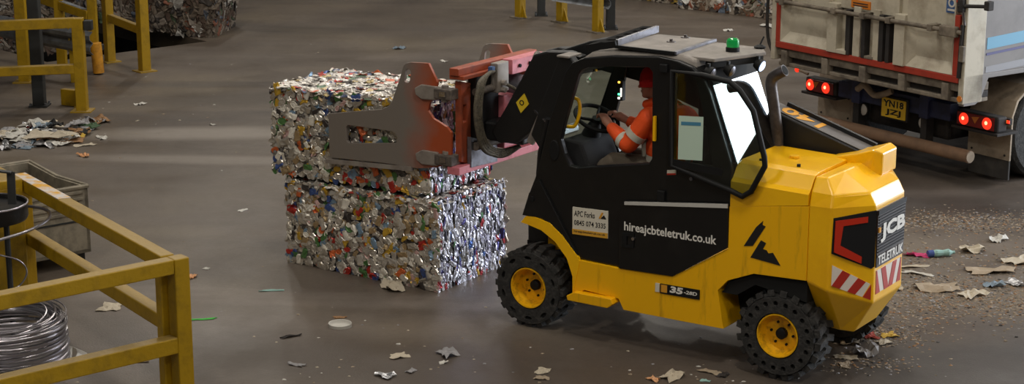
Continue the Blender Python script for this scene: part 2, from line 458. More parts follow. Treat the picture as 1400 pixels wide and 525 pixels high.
letters('jcb_lettering', 'jcb', 'white_print', gr, lambda a, b, t: rearp(a, b, t), .33, .75, 1.02, 1.155, .016, tr)
fb(MB().box(-.598, -.588, .298, .325, 1.10, 1.135), 'badge_square', 'orange_print', gr)
letters('model_lettering', 'tt', 'white_print', gr, lambda a, b, t: rearp(a, b, t), .30, .735, .868, .935, .016, tr)
def stripes(name, f, a0, a1, zf0, zf1, n, lean):
    """hazard stripes: parallelograms in a band whose lower and upper edge are zf0(a) and zf1(a)"""
    base = fb(MB().plate([(a0, zf0(a0)), (a1, zf0(a1)), (a1, zf1(a1)), (a0, zf1(a0))], [], f, -.004, .003), name, 'white_stripe')
    w = (a1 - a0) / n
    for i in range(-1, n + 1):
        if i % 2: continue
        pts = []
        for s_, (x, zz) in enumerate(((a0 + i*w, 0), (a0 + (i+1)*w, 0), (a0 + (i+1)*w + lean*w, 1), (a0 + i*w + lean*w, 1))):
            x = min(max(x, a0), a1); pts.append((x, zf1(x) if zz else zf0(x)))
        if len({round(p[0], 4) for p in pts}) < 2: continue
        fb(MB().plate(pts, [], f, .003, .006), 'red_band', 'red_stripe', base)
stripes('hazard_plate', cham, .08, .95, lambda a: .767 - .15*a, lambda a: .917 - .19*a, 5, 1.3)
stripes('hazard_plate', rearp, .31, .53, lambda a: .655, lambda a: .825, 3, -.9)
stripes('hazard_plate', rearp, .53, .74, lambda a: .655, lambda a: .825, 3, .9)

# engine hood
hd = [(.0, 1.205), (.0, 1.375), (.03, 1.40), (.10, 1.49), (.16, 1.505), (.70, 1.505), (.72, 1.47), (.72, 1.30), (.72, 1.2)]
fb(MB().loft([[(-.195, v, z if z < 1.25 and False else max(z, 1.298) if z < 1.25 else z) for v, z in hd], [(.40, v, z + (.015 if z > 1.3 else 0)) for v, z in hd]]), 'engine_hood', 'yellow_paint', bevel=.012)
fb(MB().box(-.195, .9, .72, 1.05, 1.15, 1.30), 'boom_bay', 'yellow_low', bevel=.01)
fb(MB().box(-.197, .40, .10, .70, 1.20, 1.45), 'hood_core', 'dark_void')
fb(MB().plate(circle(.12, .42, .035, 10), [], lambda a, b, t: (a, b, t), 1.515, 1.53), 'hood_cap', 'yellow_low')
for x in (-.02, .27):
    fb(MB().plate(circle(x, .20, .014, 8), [], lambda a, b, t: (a, b, t), 1.51, 1.528), 'hood_bolt', 'black_plastic')
# yellow tail cover round the boom foot
def tc_loop(u, v0, v1, z0, z1): return [(u, v0, z0), (u, v0, z1), (u, v1, z1), (u, v1, z0)]
fb(MB().loft([tc_loop(-.05, .64, .90, 1.46, 1.50), tc_loop(-.26, .60, .90, 1.44, 1.555), tc_loop(-.40, .60, .90, 1.42, 1.605), tc_loop(-.455, .63, .88, 1.42, 1.58)]), 'boom_tail_cover', 'yellow_paint', bevel=.012)
# exhaust
ex_ = fb(MB().tube(smoothpath([(.39, .70, 1.45), (.40, .70, 1.62), (.445, .70, 1.87), (.46, .70, 1.96), (.445, .70, 2.015), (.40, .70, 2.05), (.355, .70, 2.075)]), .043, 16), 'exhaust_pipe', 'exhaust_steel', smooth=50)
fb(MB().cyl((.358, .70, 2.0735), (.353, .70, 2.0765), .036, 14), 'exhaust_mouth', 'dark_void', ex_)

# side black panel with lettering
dp = fb(MB().plate([(1.295, 1.088), (1.26, 1.125), (.425, 1.225), (.41, 1.21), (.405, .905), (.845, .622), (1.295, .608)], [], uz, -.012, .05), 'side_panel', 'cab_black', bevel=.006)
fb(MB().plate([(1.25, 1.098), (1.25, 1.122), (.41, 1.226), (.41, 1.196)], [], uz, -.020, -.010), 'trim_strip', 'trim_pale', dp)
letters('web_lettering', 'url', 'white_print', dp, lambda a, b, t: (a, t, b + (1.25 - a) * .012), 1.252, .492, .885, .972, -.0135, tr)
fb(MB().plate([(1.262, .885), (1.165, .895), (1.165, .785), (1.262, .775)], [(lambda c: c)([(1.225, .80), (1.18, .805), (1.18, .87), (1.225, .865)])], uz, -.022, -.010), 'door_latch', 'black_plastic', dp)
fb(MB().cyl((1.17, -.028, .855), (1.17, -.01, .855), .013, 10), 'lock_barrel', 'chrome', dp)
# model badge on the sill
bd = fb(MB().plate([(.945, .550), (.62, .556), (.62, .484), (.945, .478)], [], uz, -.008, 0.01), 'model_badge', 'black_plastic')
fb(MB().plate([(.985, .548), (.952, .549), (.952, .484), (.985, .482)], [], uz, -.007, .01), 'badge_label', 'sticker_white', bd)
fb(MB().plate([(.935, .545), (.885, .546), (.885, .490), (.935, .488)], [], uz, -.010, -.007), 'badge_square', 'orange_print', bd)
letters('badge_number', '35', 'white_print', bd, uz, .865, .760, .497, .548, -.009, tr, slant=-.2)
letters('badge_suffix', '28', 'white_print', bd, uz, .748, .640, .508, .535, -.009, tr, slant=-.2)
# black two-piece arrow mark on the rear quarter
mk = fb(MB().plate([(.282, .938), (.212, .950), (.118, 1.105), (.142, 1.112), (.138, 1.142), (.190, 1.09)], [], uz, -.004, .004), 'side_mark', 'black_print')
fb(MB().plate([(.228, .862), (.168, .870), (.110, .985), (.150, 1.000)], [], uz, -.004, .004), 'mark_bar', 'black_print', mk)
fb(MB().plate([(.215, .864), (-.005, .842), (.055, .925), (.090, .915), (.105, .935), (.135, .94)], [], uz, -.0045, .004), 'mark_foot', 'black_print', mk)

# cab
CV0, CV1 = .02, .78
outer = [(2.128, .895), (2.126, 1.02), (2.04, 1.228), (1.944, 1.605), (1.80, 2.01), (1.745, 2.085), (1.64, 2.135), (1.40, 2.175), (1.03, 2.205), (.85, 2.19), (.74, 2.16), (.655, 2.10), (.60, 2.0), (.42, 1.52), (.405, 1.45), (.405, 1.20), (1.295, 1.09), (1.30, .608), (1.65, .612), (1.72, .68), (1.83, .79), (1.98, .875)]
w1 = [(1.741, 1.315), (1.795, 1.40), (1.833, 1.503), (1.796, 1.646), (1.68, 2.01), (1.655, 2.045), (1.60, 2.068), (1.40, 2.095), (1.09, 2.12), (1.06, 2.09), (1.052, 1.46), (1.075, 1.425), (1.40, 1.365), (1.69, 1.31)]
w2 = [(.875, 1.46), (.88, 2.08), (.86, 2.11), (.76, 2.10), (.70, 2.05), (.56, 1.47)]
cab = fb(MB().plate(outer, [w1, w2], uz, CV0, CV0 + .055), 'cab_side', 'cab_black', bevel=.01)
outer2 = [p for p in outer]
w1b = [(1.74, 1.25), (1.833, 1.45), (1.68, 2.01), (1.60, 2.068), (1.09, 2.10), (1.06, 1.25)]
fb(MB().plate(outer2, [w1b, w2], uz, CV1 - .04, CV1), 'cab_side', 'cab_black', bevel=.008)
# crease plate at the foot of the front pillar
fb(MB().plate([(2.16, .88), (2.10, 1.06), (2.01, 1.18), (1.66, .64), (1.83, .80), (1.98, .88)], [], uz, .0, .03), 'front_corner_plate', 'cab_black', bevel=.006)
fb(MB().cyl((2.07, -.008, 1.02), (2.07, .01, 1.02), .022, 12), 'corner_bolt', 'black_plastic')
fb(MB().plate(circle(1.885, 1.415, .045, 14, .08), [], uz, .012, .03), 'pillar_cover', 'black_plastic', bevel=.008)
# front wall, windscreen, floor, rear wall
def across(name, prof, m, v0=CV0 + .05, v1=CV1 - .04, **k): return fb(MB().plate(prof, [], uz, v0, v1), name, m, **k)
across('front_wall', [(2.10, .9), (2.11, 1.02), (2.02, 1.26), (1.98, 1.26), (2.06, 1.0), (2.06, .9)], 'cab_black')
across('windscreen', [(2.02, 1.26), (1.93, 1.605), (1.79, 2.0), (1.785, 2.0), (1.925, 1.605), (2.013, 1.26)], 'cab_glass')
across('windscreen_header', [(1.80, 2.0), (1.74, 2.08), (1.62, 2.13), (1.60, 2.10), (1.70, 2.05), (1.76, 1.99)], 'cab_black')
across('cab_floor', [(2.08, .90), (2.08, .95), (.42, .95), (.42, .90)], 'black_plastic')
across('cab_rear_wall', [(.43, 1.2), (.40, 1.2), (.40, 1.50), (.43, 1.50)], 'cab_black')
across('rear_window', [(.385, 1.50), (.600, 2.05), (.608, 2.05), (.393, 1.50)], 'rear_glass')
across('rear_header', [(.585, 2.04), (.65, 2.12), (.74, 2.16), (.74, 2.12), (.67, 2.08), (.61, 2.03)], 'cab_black')
# roof
rp = lambda a, b, t: (a, b, t)
rf = fb(MB().loft([[(1.70, .05, 2.10), (1.70, .75, 2.10), (.72, .75, 2.13), (.72, .05, 2.13)], [(1.60, .07, 2.175), (1.60, .73, 2.175), (.74, .73, 2.20), (.74, .07, 2.20)], [(1.45, .10, 2.205), (1.45, .72, 2.205), (.86, .72, 2.225), (.86, .10, 2.225)]]), 'roof', 'roof_dusty', bevel=.015)
fb(MB().plate([(1.43, .10), (1.43, .73), (.955, .76), (.915, .09)], [], rp, 2.222, 2.236), 'roof_plate', 'roof_dusty', rf, bevel=.004)
fb(MB().beam((1.42, .088, 2.232), (.915, .078, 2.232), .02, .022), 'edge_strip', 'black_plastic', rf)
fb(MB().beam((.915, .08, 2.232), (.955, .75, 2.232), .03, .02), 'edge_strip', 'grey_metal', rf)
for a, b in ((1.165, .47), (1.175, .70)):
    fb(MB().lathe((a, b, 2.236), (0, 0, 1), [(0, .022), (.012, .022), (.012, .008), (.034, .006), (.036, 0)], 12), 'roof_bolt', 'exhaust_steel', rf)
gd = fb(MB().beam((1.405, .10, 2.255), (1.47, .80, 2.262), .022, .05), 'roof_guard', 'grey_metal')
for i in range(6):
    t = i / 5
    a = V(1.405, .10, 2.255).lerp(V(1.47, .80, 2.262), t)
    fb(MB().tube([(a.x + .01, a.y, a.z), (a.x + .13, a.y + .01, a.z - .008), (a.x + .24, a.y + .02, a.z - .05)], .018, 6), 'guard_bar', 'black_plastic', gd)
fb(MB().tube([(1.645, .12, 2.205), (1.71, .82, 2.212)], .02, 8), 'guard_rail', 'black_plastic', gd)
fb(MB().beam((1.40, .085, 2.25), (1.66, .10, 2.195), .02, .05), 'guard_side', 'black_plastic', gd)
rr = fb(MB().plate([(.93, .12), (.95, .76), (.56, .74), (.45, .58), (.62, .12)], [], rp, 2.19, 2.215), 'rear_roof_shelf', 'roof_dusty', bevel=.006)
fb(MB().plate([(.64, .13), (.46, .56), (.50, .60), (.70, .14)], [], rp, 2.145, 2.192), 'shelf_bracket', 'black_plastic', rr)
bc = fb(MB().lathe((.66, .47, 2.215), (0, 0, 1), [(.0, 0), (.05, 0), (.05, .03), (.042, .035), (0, .035)], 16), 'beacon', 'black_plastic', smooth=40)
fb(MB().lathe((.66, .47, 2.248), (0, 0, 1), [(.045, 0), (.047, .025), (.045, .05), (.03, .062), (0, .064)], 16), 'beacon_lens', 'beacon_green', bc, smooth=40)
fb(MB().lathe((.56, .70, 2.215), (0, 0, 1), [(.04, 0), (.045, .012), (.02, .025), (.004, .03), (0, .03)], 12), 'aerial_base', 'black_plastic')
fb(MB().tube([(.56, .70, 2.24), (.54, .72, 2.30)], .006, 6), 'aerial', 'black_plastic')
def worklamp(u, v, z, lens):
    w = fb(MB().lathe((u, v, z), (-1, 0, -.35), [(0, -.06), (.03, -.055), (.045, -.02), (.047, 0), (.0, 0)], 14), 'work_lamp', 'black_plastic', smooth=40)
    fb(MB().lathe((u - .004, v, z - .001), (-1, 0, -.35), [(.04, 0), (.03, .008), (0, .011)], 14), 'lens', lens, w, smooth=40)
    fb(MB().box(u + .02, u + .04, v - .012, v + .012, z, z + .07), 'bracket', 'black_plastic', w)
worklamp(.44, .50, 2.125, 'lens_blue')
worklamp(.52, .20, 2.125, 'grey_metal')
worklamp(.60, .06, 2.12, 'grey_metal')
# open glazed door folded back along the side
dl = [(.864, 2.127), (.62, 2.120), (.41, 2.095), (.335, 2.045), (.228, 1.915), (.132, 1.602), (.125, 1.54), (.225, 1.345), (.29, 1.300), (.377, 1.328), (.62, 1.385), (.862, 1.445)]
door = fb(MB().tube([(a, -.03, b) for a, b in dl], .021, 8, closed=True), 'cab_door', 'black_plastic', smooth=60)
fb(MB().plate(dl, [], uz, -.032, -.027), 'door_glass', 'cab_glass', door)
fb(MB().beam((.862, -.03, 1.47), (.45, -.03, 1.45), .012, .05), 'door_rail', 'black_plastic', door)
sh = fb(MB().plate([(.805, 1.815), (.61, 1.828), (.61, 1.515), (.805, 1.50)], [], uz, -.036, -.034), 'notice_sheet', 'sheet_pale', door)
fb(MB().plate([(.785, 1.775), (.628, 1.787), (.628, 1.762), (.785, 1.750)], [], uz, -.0375, -.036), 'notice_header', 'sheet_blue', sh)
fb(MB().beam((1.02, .0, 1.60), (1.02, .0, 1.78), .02, .02, (1, 0, 0)), 'pillar_grip', 'yellow_paint')
fb(MB().box(.99, .93, -.005, .02, 2.10, 2.16), 'door_hinge', 'black_plastic', bevel=.006)
fb(MB().box(.99, .93, -.005, .02, 1.16, 1.24), 'door_hinge', 'black_plastic', bevel=.006)
fb(MB().cyl((.72, .005, 1.36), (.72, .03, 1.36), .014, 10), 'door_buffer', 'grey_metal')
fl = fb(MB().plate([(.918, 1.395), (.845, 1.408), (.845, 1.372), (.918, 1.360)], [], uz, .012, .02), 'flag_sticker', 'sticker_white')
fb(MB().plate([(.918, 1.372), (.845, 1.384), (.845, 1.372), (.918, 1.360)], [], uz, .010, .012), 'sticker_band', 'red_stripe', fl)
# white hire sticker
st = fb(MB().plate([(1.715, 1.008), (1.407, 1.020), (1.407, .812), (1.715, .800)], [], uz, .012, .022), 'hire_sticker', 'sticker_white')
fb(MB().plate([(1.715, .840), (1.407, .852), (1.407, .812), (1.715, .800)], [], uz, .010, .012), 'sticker_band', 'sticker_yellow', st)
sl = lambda a, b, t: (a, t, b + (1.7 - a) * .04)
letters('sticker_name', 'apc', 'black_print', st, sl, 1.70, 1.52, .940, .985, .0105, tr)
letters('sticker_phone', 'tel', 'black_print', st, sl, 1.70, 1.425, .872, .912, .0105, tr)
letters('sticker_web', 'url', 'black_print', st, sl, 1.70, 1.425, .812, .834, .0095, tr)
fb(MB().plate([(1.485, .955), (1.468, .955), (1.445, 1.0), (1.46, 1.003)], [], uz, .009, .012), 'sticker_arrow', 'orange_print', st)
fb(MB().plate([(1.468, .955), (1.42, .957), (1.44, .985)], [], uz, .009, .012), 'sticker_mark', 'black_print', st)

# cab interior
seat = fb(MB().box(.86, 1.28, .22, .62, 1.10, 1.22), 'seat', 'seat_cloth', bevel=.03)
fb(MB().plate([(.78, 1.16), (.90, 1.18), (.78, 1.70), (.69, 1.68)], [], uz, .24, .60), 'seat_back', 'seat_cloth', seat, bevel=.03)
fb(MB().box(.90, 1.22, .28, .56, .95, 1.11), 'seat_base', 'black_plastic', seat)
con = fb(MB().plate([(2.02, .95), (1.99, 1.34), (1.90, 1.48), (1.74, 1.46), (1.66, 1.28), (1.70, .95)], [], uz, .16, .60), 'dashboard', 'seat_cloth', bevel=.02)
fb(MB().tube([(1.86, .42, 1.36), (1.80, .42, 1.50), (1.775, .42, 1.575)], [.085, .07, .04], 10), 'steering_column', 'black_plastic', con, smooth=50)
SWC = V(1.765, .42, 1.605); SN = V(-.42, -.12, .9).normalized(); SA = SN.cross(V(0, 1, 0)).normalized(); SB = SN.cross(SA)
sw = fb(MB().tube([SWC + (SA * math.cos(2*PI*i/28) + SB * math.sin(2*PI*i/28)) * .17 for i in range(28)], .016, 8, closed=True), 'steering_wheel', 'black_plastic', smooth=60)
for an in (0, 2.1, 4.2):
    fb(MB().tube([SWC - SN * .02, SWC + (SA * math.cos(an) + SB * math.sin(an)) * .165], .012, 6), 'spoke', 'black_plastic', sw)
fb(MB().cyl(SWC - SN * .04, SWC, .035, 12), 'wheel_hub', 'black_plastic', sw)
mo = fb(MB().box(1.70, 1.76, .68, .73, 1.70, 1.86), 'display', 'black_plastic', bevel=.006)
for z, m_ in ((1.838, 'indicator_amber'), (1.745, 'indicator_green'), (1.715, 'indicator_white')):
    fb(MB().box(1.72, 1.735, .672, .682, z, z + .013), 'indicator_light', m_, mo)
fb(MB().box(1.705, 1.712, .672, .682, 1.735, 1.80), 'indicator_bar', 'indicator_white', mo)
for u_, z_, m_ in ((1.80, 1.99, 'indicator_amber'), (1.855, 1.955, 'indicator_green')):
    fb(MB().box(u_, u_ + .012, .70, .71, z_, z_ + .012), 'indicator_light', m_)
fb(MB().tube(smoothpath([(1.80, .16, 1.80), (1.765, .16, 1.785), (1.752, .16, 1.73), (1.765, .16, 1.65), (1.80, .16, 1.585), (1.86, .16, 1.575)]), .014, 8), 'grab_handle', 'yellow_paint', smooth=60)
fb(MB().tube([(1.55, .64, 1.0), (1.60, .64, 1.35), (1.62, .63, 1.42)], [.02, .02, .035], 8), 'control_lever', 'black_plastic')

# boom, nose and head
BV0, BV1 = .80, 1.02
top = [(-.30, 1.515), (.40, 1.735), (1.55, 2.09), (1.85, 2.165), (2.05, 2.12), (2.30, 2.03), (2.52, 1.92)]
bot = [(2.42, 1.72), (2.20, 1.83), (1.95, 1.90), (1.6, 1.85), (.45, 1.50), (-.20, 1.33)]
bm_ = fb(MB().plate(top + bot, [], uz, .76, .98), 'boom', 'boom_black', bevel=.012)
fb(MB().plate([(-.24, 1.538), (.40, 1.739), (1.5, 2.08), (1.5, 2.084), (.40, 1.744), (-.24, 1.543)], [], uz, .785, .955), 'boom_cover', 'boom_dust', bm_)
def boomtop(a, b, t): return (a, b, 1.7435 + (a - .40) * .314 + t)
letters('boom_number', 'n140', 'orange_print', bm_, boomtop, .12, .44, .945, .795, .004, tr)
fb(MB().beam((-.26, .97, 1.55), (.45, .97, 1.775), .03, .03), 'boom_edge', 'boom_black', bm_)
hp = [(2.03, 2.02), (2.16, 2.045), (2.36, 2.03), (2.46, 2.0), (2.72, 1.56), (2.87, 1.33), (2.80, 1.25), (2.62, 1.27), (2.42, 1.44), (2.30, 1.62), (2.18, 1.80)]
hd_ = fb(MB().plate(hp, [], uz, .60, .72), 'boom_head', 'boom_black', bevel=.015)
fb(MB().plate([(a + .12, b - .03) for a, b in hp], [], uz, .95, 1.05), 'boom_head', 'boom_black', bevel=.015)
fb(MB().plate([(1.98, 2.0), (2.02, 2.045), (2.12, 2.04), (2.26, 1.72), (2.38, 1.40), (2.30, 1.30), (2.20, 1.36)], [], uz, .44, .52), 'boom_link', 'boom_black', bevel=.012)
fb(MB().box(2.02, 2.13, .42, .60, 2.035, 2.052), 'head_cap', 'roof_dusty', hd_, bevel=.005)
fb(MB().cyl((2.33, .50, 1.36), (2.33, 1.0, 1.36), .04, 12), 'pivot_pin', 'chrome', hd_)
fb(MB().plate([(2.62, 1.60), (2.545, 1.68), (2.50, 1.60), (2.575, 1.52)], [], uz, .592, .60), 'warning_sticker', 'warning_yellow', hd_)
fb(MB().plate(circle(2.565, 1.605, .022, 10), [circle(2.565, 1.605, .014, 10)], uz, .590, .592), 'sticker_ring', 'black_print', hd_)
fb(MB().tube([(2.12, .30, 1.58), (2.22, .34, 1.30), (2.235, .34, 1.12), (2.22, .32, .93)], .022, 8), 'lift_ram', 'boom_black', smooth=50)
fb(MB().cyl((2.22, .33, 1.02), (2.215, .32, .90), .012, 8), 'ram_rod', 'chrome')
fb(MB().beam((2.36, .56, 1.52), (2.46, .56, 1.30), .03, .06), 'link_plate', 'worn_steel')
fb(MB().cyl((2.20, .40, 1.52), (2.42, .56, 1.56), .012, 8), 'pin_rod', 'chrome')
fb(MB().box(2.6, 2.98, .66, 1.02, 1.24, 1.40), 'tilt_block', 'boom_black', bevel=.02)

# wheels
def wheel(name, u, v, near, R=.312, deep=.10, holes='round'):
    W = .235
    w = bpy.data.objects.new(name, None)
    mb = MB().lathe((0, 0, 0), (0, -1, 0), [(.150, -.03), (.152, -.004), (.166, -.012), (.17, -.030), (.262, -.030), (R - .034, -.035), (R - .026, -.05), (R - .026, -W + .03), (R - .05, -W), (.16, -W), (.15, -W + .02)], 44)
    n = 20
    for row in (0, 1):
        for i in range(n):
            a0 = 2*PI*(i + .5*row)/n; da = PI/n*.62
            h0, h1 = (-.004, -.125) if row == 0 else (-.11, -W + .004)
            sk = .10 if row == 0 else -.10
            P = []
            for rr_, k in ((R - .04, 1.0), (R, .78)):
                for h, s_ in ((h0 if rr_ < R - .01 else h0 - .008, 0), (h1, sk)):
                    for sg in (-1, 1):
                        a = a0 + s_ + sg*da*k
                        P.append((rr_*math.cos(a), -h, rr_*math.sin(a)))
            mb.add(P, [(0,1,3,2),(4,6,7,5),(0,4,5,1),(2,3,7,6),(0,2,6,4),(1,5,7,3)])
    # sidewall with its holes
    if holes == 'round': hs = [circle(.238*math.cos(2*PI*(i+.3)/19), .238*math.sin(2*PI*(i+.3)/19), .019, 10) for i in range(19)]
    else:
        hs = []
        for i in range(10):
            c, s_ = math.cos(2*PI*i/10), math.sin(2*PI*i/10)
            hs.append([(.238*c + x*c*.45 - y*s_, .238*s_ + x*s_*.45 + y*c) for x, y in circle(0, 0, .034, 12)])
    mb.plate(circle(0, 0, .282, 60), [circle(0, 0, .168, 40)] + hs, lambda a, b, t: (a, t, b), -.006, .034)
    me = mb.mesh('tyre', None, None); me.materials.append(MATS['tyre_rubber'])
    w = bpy.data.objects.new(name, me); COL.objects.link(w); w.parent = fk
    r = MB().lathe((0, 0, 0), (0, -1, 0), [(.160, -.004), (.158, .004), (.150, .003), (.145, -.015), (.138, -deep + .02), (.126, -deep), (.05, -deep), (.0, -deep)], 36).build('rim', 'rim_yellow', w, smooth=40)
    MB().lathe((0, deep, 0), (0, -1, 0), [(.042, 0), (.040, .03), (.03, .036), (0, .036)], 16).build('hub', 'black_plastic', w, smooth=40)
    for i in range(6):
        a = 2*PI*i/6
        MB().cyl((.085*math.cos(a), deep, .085*math.sin(a)), (.085*math.cos(a), deep - .012, .085*math.sin(a)), .010, 6).build('wheel_bolt', 'black_plastic', w)
    return w
def copy_tree(o, parent):
    c = o.copy(); COL.objects.link(c); c.parent = parent
    for ch in list(o.children):
        if ch is not c: copy_tree(ch, c)
    return c
def place_wheel(w, u, v, z, far, spin=0.0, steer=0.0):
    w.location = tr((u, v, z)); w.rotation_mode = 'XYZ'
    w.rotation_euler = (0, spin, (0 if far else PI) + steer)
wr = wheel('wheel', 0, 0, True, .328, .085, 'round'); place_wheel(wr, 0, 0, .327, False, .1)
wf = wheel('wheel', 0, 0, True, .314, .115, 'oval'); place_wheel(wf, 2.103, 0, .313, False, .3)
w2 = copy_tree(wr, fk); place_wheel(w2, 0, 1.22, .327, True, .4)
w3 = copy_tree(wf, fk); place_wheel(w3, 2.103, 1.18, .313, True, .7)
fb(MB().cyl((0, .2, .312), (0, 1.05, .312), .07, 12), 'rear_axle', 'boom_black')
fb(MB().cyl((2.103, .2, .306), (2.103, 1.0, .306), .07, 12), 'front_axle', 'boom_black')

# ------------------------------------------------------------------ driver
dv0 = .41
dtr = FK(1.08, dv0, 1.22)
drv = root('person', fw(1.08, dv0, 1.22), FZ, 'person in orange hi-vis jacket and red beanie driving the forklift', 'person')
def caps(mb, chain):
    """rounded tapered limb through (point, radius) pairs; remeshed later into one skin"""
    for (p, r), (q, s_) in zip(chain[:-1], chain[1:]):
        p = Vector(p); q = Vector(q); k = 5
        mb.tube([p.lerp(q, i/k) for i in range(k + 1)], [r + (s_ - r)*i/k for i in range(k + 1)], 12)
    for p, r in chain: mb.ball(p, r, 12, 8)
    return mb
def skinned(mb, name, m, parent, vox):
    o = mb.build(name, m, parent, dtr)
    md = o.modifiers.new('remesh', 'REMESH'); md.mode = 'VOXEL'; md.voxel_size = vox; md.use_smooth_shade = True
    sm = o.modifiers.new('smooth', 'SMOOTH'); sm.iterations = 3; sm.factor = .5
    return o
body = MB()
caps(body, [((1.06, .41, 1.30), .12), ((1.08, .41, 1.5), .115), ((1.13, .41, 1.66), .115), ((1.19, .41, 1.76), .06), ((1.235, .41, 1.83), .052)])
# head: skull, jaw, nose, ears, chin
hc = V(1.285, .415, 1.915)
body.ball(hc, (.092, .075, .105)); body.ball(hc + V(.022, 0, -.05), (.062, .055, .06)); body.ball(hc + V(.055, 0, -.085), (.028, .03, .022))
caps(body, [(hc + V(.088, 0, .005), .010), (hc + V(.108, 0, -.025), .014)])
body.ball(hc + V(.080, 0, -.055), (.016, .026, .010), 10, 6)
for s_ in (-1, 1):
    body.ball(hc + V(-.005, s_*.077, -.01), (.020, .010, .030), 10, 6)
    body.ball(hc + V(.075, s_*.030, .022), (.018, .022, .010), 10, 6)
# arms and hands
hands = {-1: ((1.20, .235, 1.70), (1.355, .20, 1.495), (1.545, .275, 1.585), (1.615, .31, 1.625)), 1: ((1.20, .585, 1.70), (1.36, .63, 1.50), (1.56, .56, 1.58), (1.63, .535, 1.615))}
for s_, (sh_, el, wr_, hn) in hands.items():
    caps(body, [(sh_, .065), (el, .048), (wr_, .030), (hn, .036)])
    d = (V(*hn) - V(*wr_)).normalized(); sd = V(0, 0, 1).cross(d).normalized(); up = d.cross(sd)
    for i, (off, ln) in enumerate(((-.026, .070), (-.009, .078), (.009, .074), (.026, .060))):
        b0 = V(*hn) + sd*off + d*.025
        caps(body, [(b0, .010), (b0 + d*ln*.45 + up*.012, .0095), (b0 + d*ln*.85 - up*.008, .009), (b0 + d*ln*.80 - up*.034, .008)])
    t0 = V(*hn) - sd*(-.03*s_) * -1 - d*.005
    caps(body, [(t0, .013), (t0 + d*.03 - up*.012 + sd*.012*s_, .011), (t0 + d*.055 - up*.022, .0095)])
# legs
for s_ in (-1, 1):
    caps(body, [((1.08, .41 + s_*.09, 1.30), .095), ((1.53, .41 + s_*.115, 1.315), .062), ((1.60, .41 + s_*.11, 1.27), .058), ((1.66, .41 + s_*.10, 1.02), .042), ((1.75, .41 + s_*.10, .985), .035)])
skinned(body, 'body', 'skin', drv, .007)
jk = MB()
caps(jk, [((1.05, .41, 1.27), .15), ((1.07, .41, 1.46), .152), ((1.12, .41, 1.62), .155), ((1.17, .41, 1.70), .13), ((1.215, .41, 1.775), .078)])
jk.ball((1.13, .41, 1.60), (.16, .21, .16)); jk.ball((1.10, .41, 1.36), (.18, .20, .16)); jk.ball((1.13, .41, 1.46), (.17, .20, .18)); jk.ball((1.175, .40, 1.63), (.15, .20, .14)); jk.ball((1.03, .41, 1.60), (.13, .20, .19)); jk.ball((1.03, .41, 1.42), (.14, .20, .17))
for s_, (sh_, el, wr_, hn) in hands.items():
    caps(jk, [(sh_, .088), (V(*sh_).lerp(V(*el), .55), .076), (el, .068), (V(*el).lerp(V(*wr_), .6), .056), (V(*wr_) - (V(*wr_) - V(*el)).normalized()*.012, .046)])
caps(jk, [((1.17, .37, 1.81), .04), ((1.235, .34, 1.80), .036), ((1.30, .36, 1.775), .034)]); caps(jk, [((1.17, .46, 1.81), .04), ((1.235, .48, 1.80), .036), ((1.30, .46, 1.775), .034)])
jacket = skinned(jk, 'jacket', 'hi_vis', drv, .010)
def ring(p, q, r, w, name='reflective_band'):
    p = Vector(p); d = (Vector(q) - p).normalized()
    MB().lathe(p, d, [(r - .01, -w/2), (r, -w/2), (r, w/2), (r - .01, w/2)], 20).build(name, 'reflective_band', jacket, dtr, smooth=40)
for s_, (sh_, el, wr_, hn) in hands.items():
    a = V(*sh_); b = V(*el); c = V(*wr_)
    ring(a.lerp(b, .62), b, .080, .05); ring(b.lerp(c, .22), c, .070, .045)
def hoop(z, u, ru, rv, w):
    mb = MB(); lo = [(u + ru*math.cos(2*PI*i/28), .41 + rv*math.sin(2*PI*i/28), z - w/2) for i in range(28)]
    mb.loft([lo, [(p[0], p[1], z + w/2) for p in lo]], cap=False).build('reflective_band', 'reflective_band', jacket, dtr, smooth=60)
hoop(1.40, 1.105, .190, .208, .05)
for s_ in (-1, 1):
    MB().tube(smoothpath([(1.27, .41 + s_*.11, 1.40), (1.27, .41 + s_*.11, 1.58), (1.20, .41 + s_*.115, 1.735), (1.06, .41 + s_*.115, 1.74), (.96, .41 + s_*.11, 1.60), (.915, .41 + s_*.10, 1.40)]), .024, 6).build('reflective_band', 'reflective_band', jacket, dtr, smooth=60)
tq = MB()
for s_ in (-1, 1):
    caps(tq, [((1.06, .41 + s_*.08, 1.295), .115), ((1.53, .41 + s_*.115, 1.318), .078), ((1.605, .41 + s_*.11, 1.27), .072), ((1.655, .41 + s_*.10, 1.05), .058)])
skinned(tq, 'trousers', 'trouser_grey', drv, .010)
for s_ in (-1, 1):
    bt = MB(); caps(bt, [((1.66, .41 + s_*.10, 1.05), .055), ((1.67, .41 + s_*.10, 1.0), .05), ((1.79, .41 + s_*.10, .985), .042)])
    skinned(bt, 'boot', 'boot_black', drv, .010)
hat = MB().lathe(hc + V(-.012, 0, .012), (.12, 0, 1), [(.098, .0), (.102, .02), (.100, .045), (.092, .075), (.072, .108), (.04, .126), (0, .130)], 22)
hat.lathe(hc + V(-.012, 0, .012), (.12, 0, 1), [(.100, -.018), (.108, -.014), (.108, .024), (.100, .028)], 22)
hat.build('beanie', 'beanie_red', drv, dtr, smooth=60)
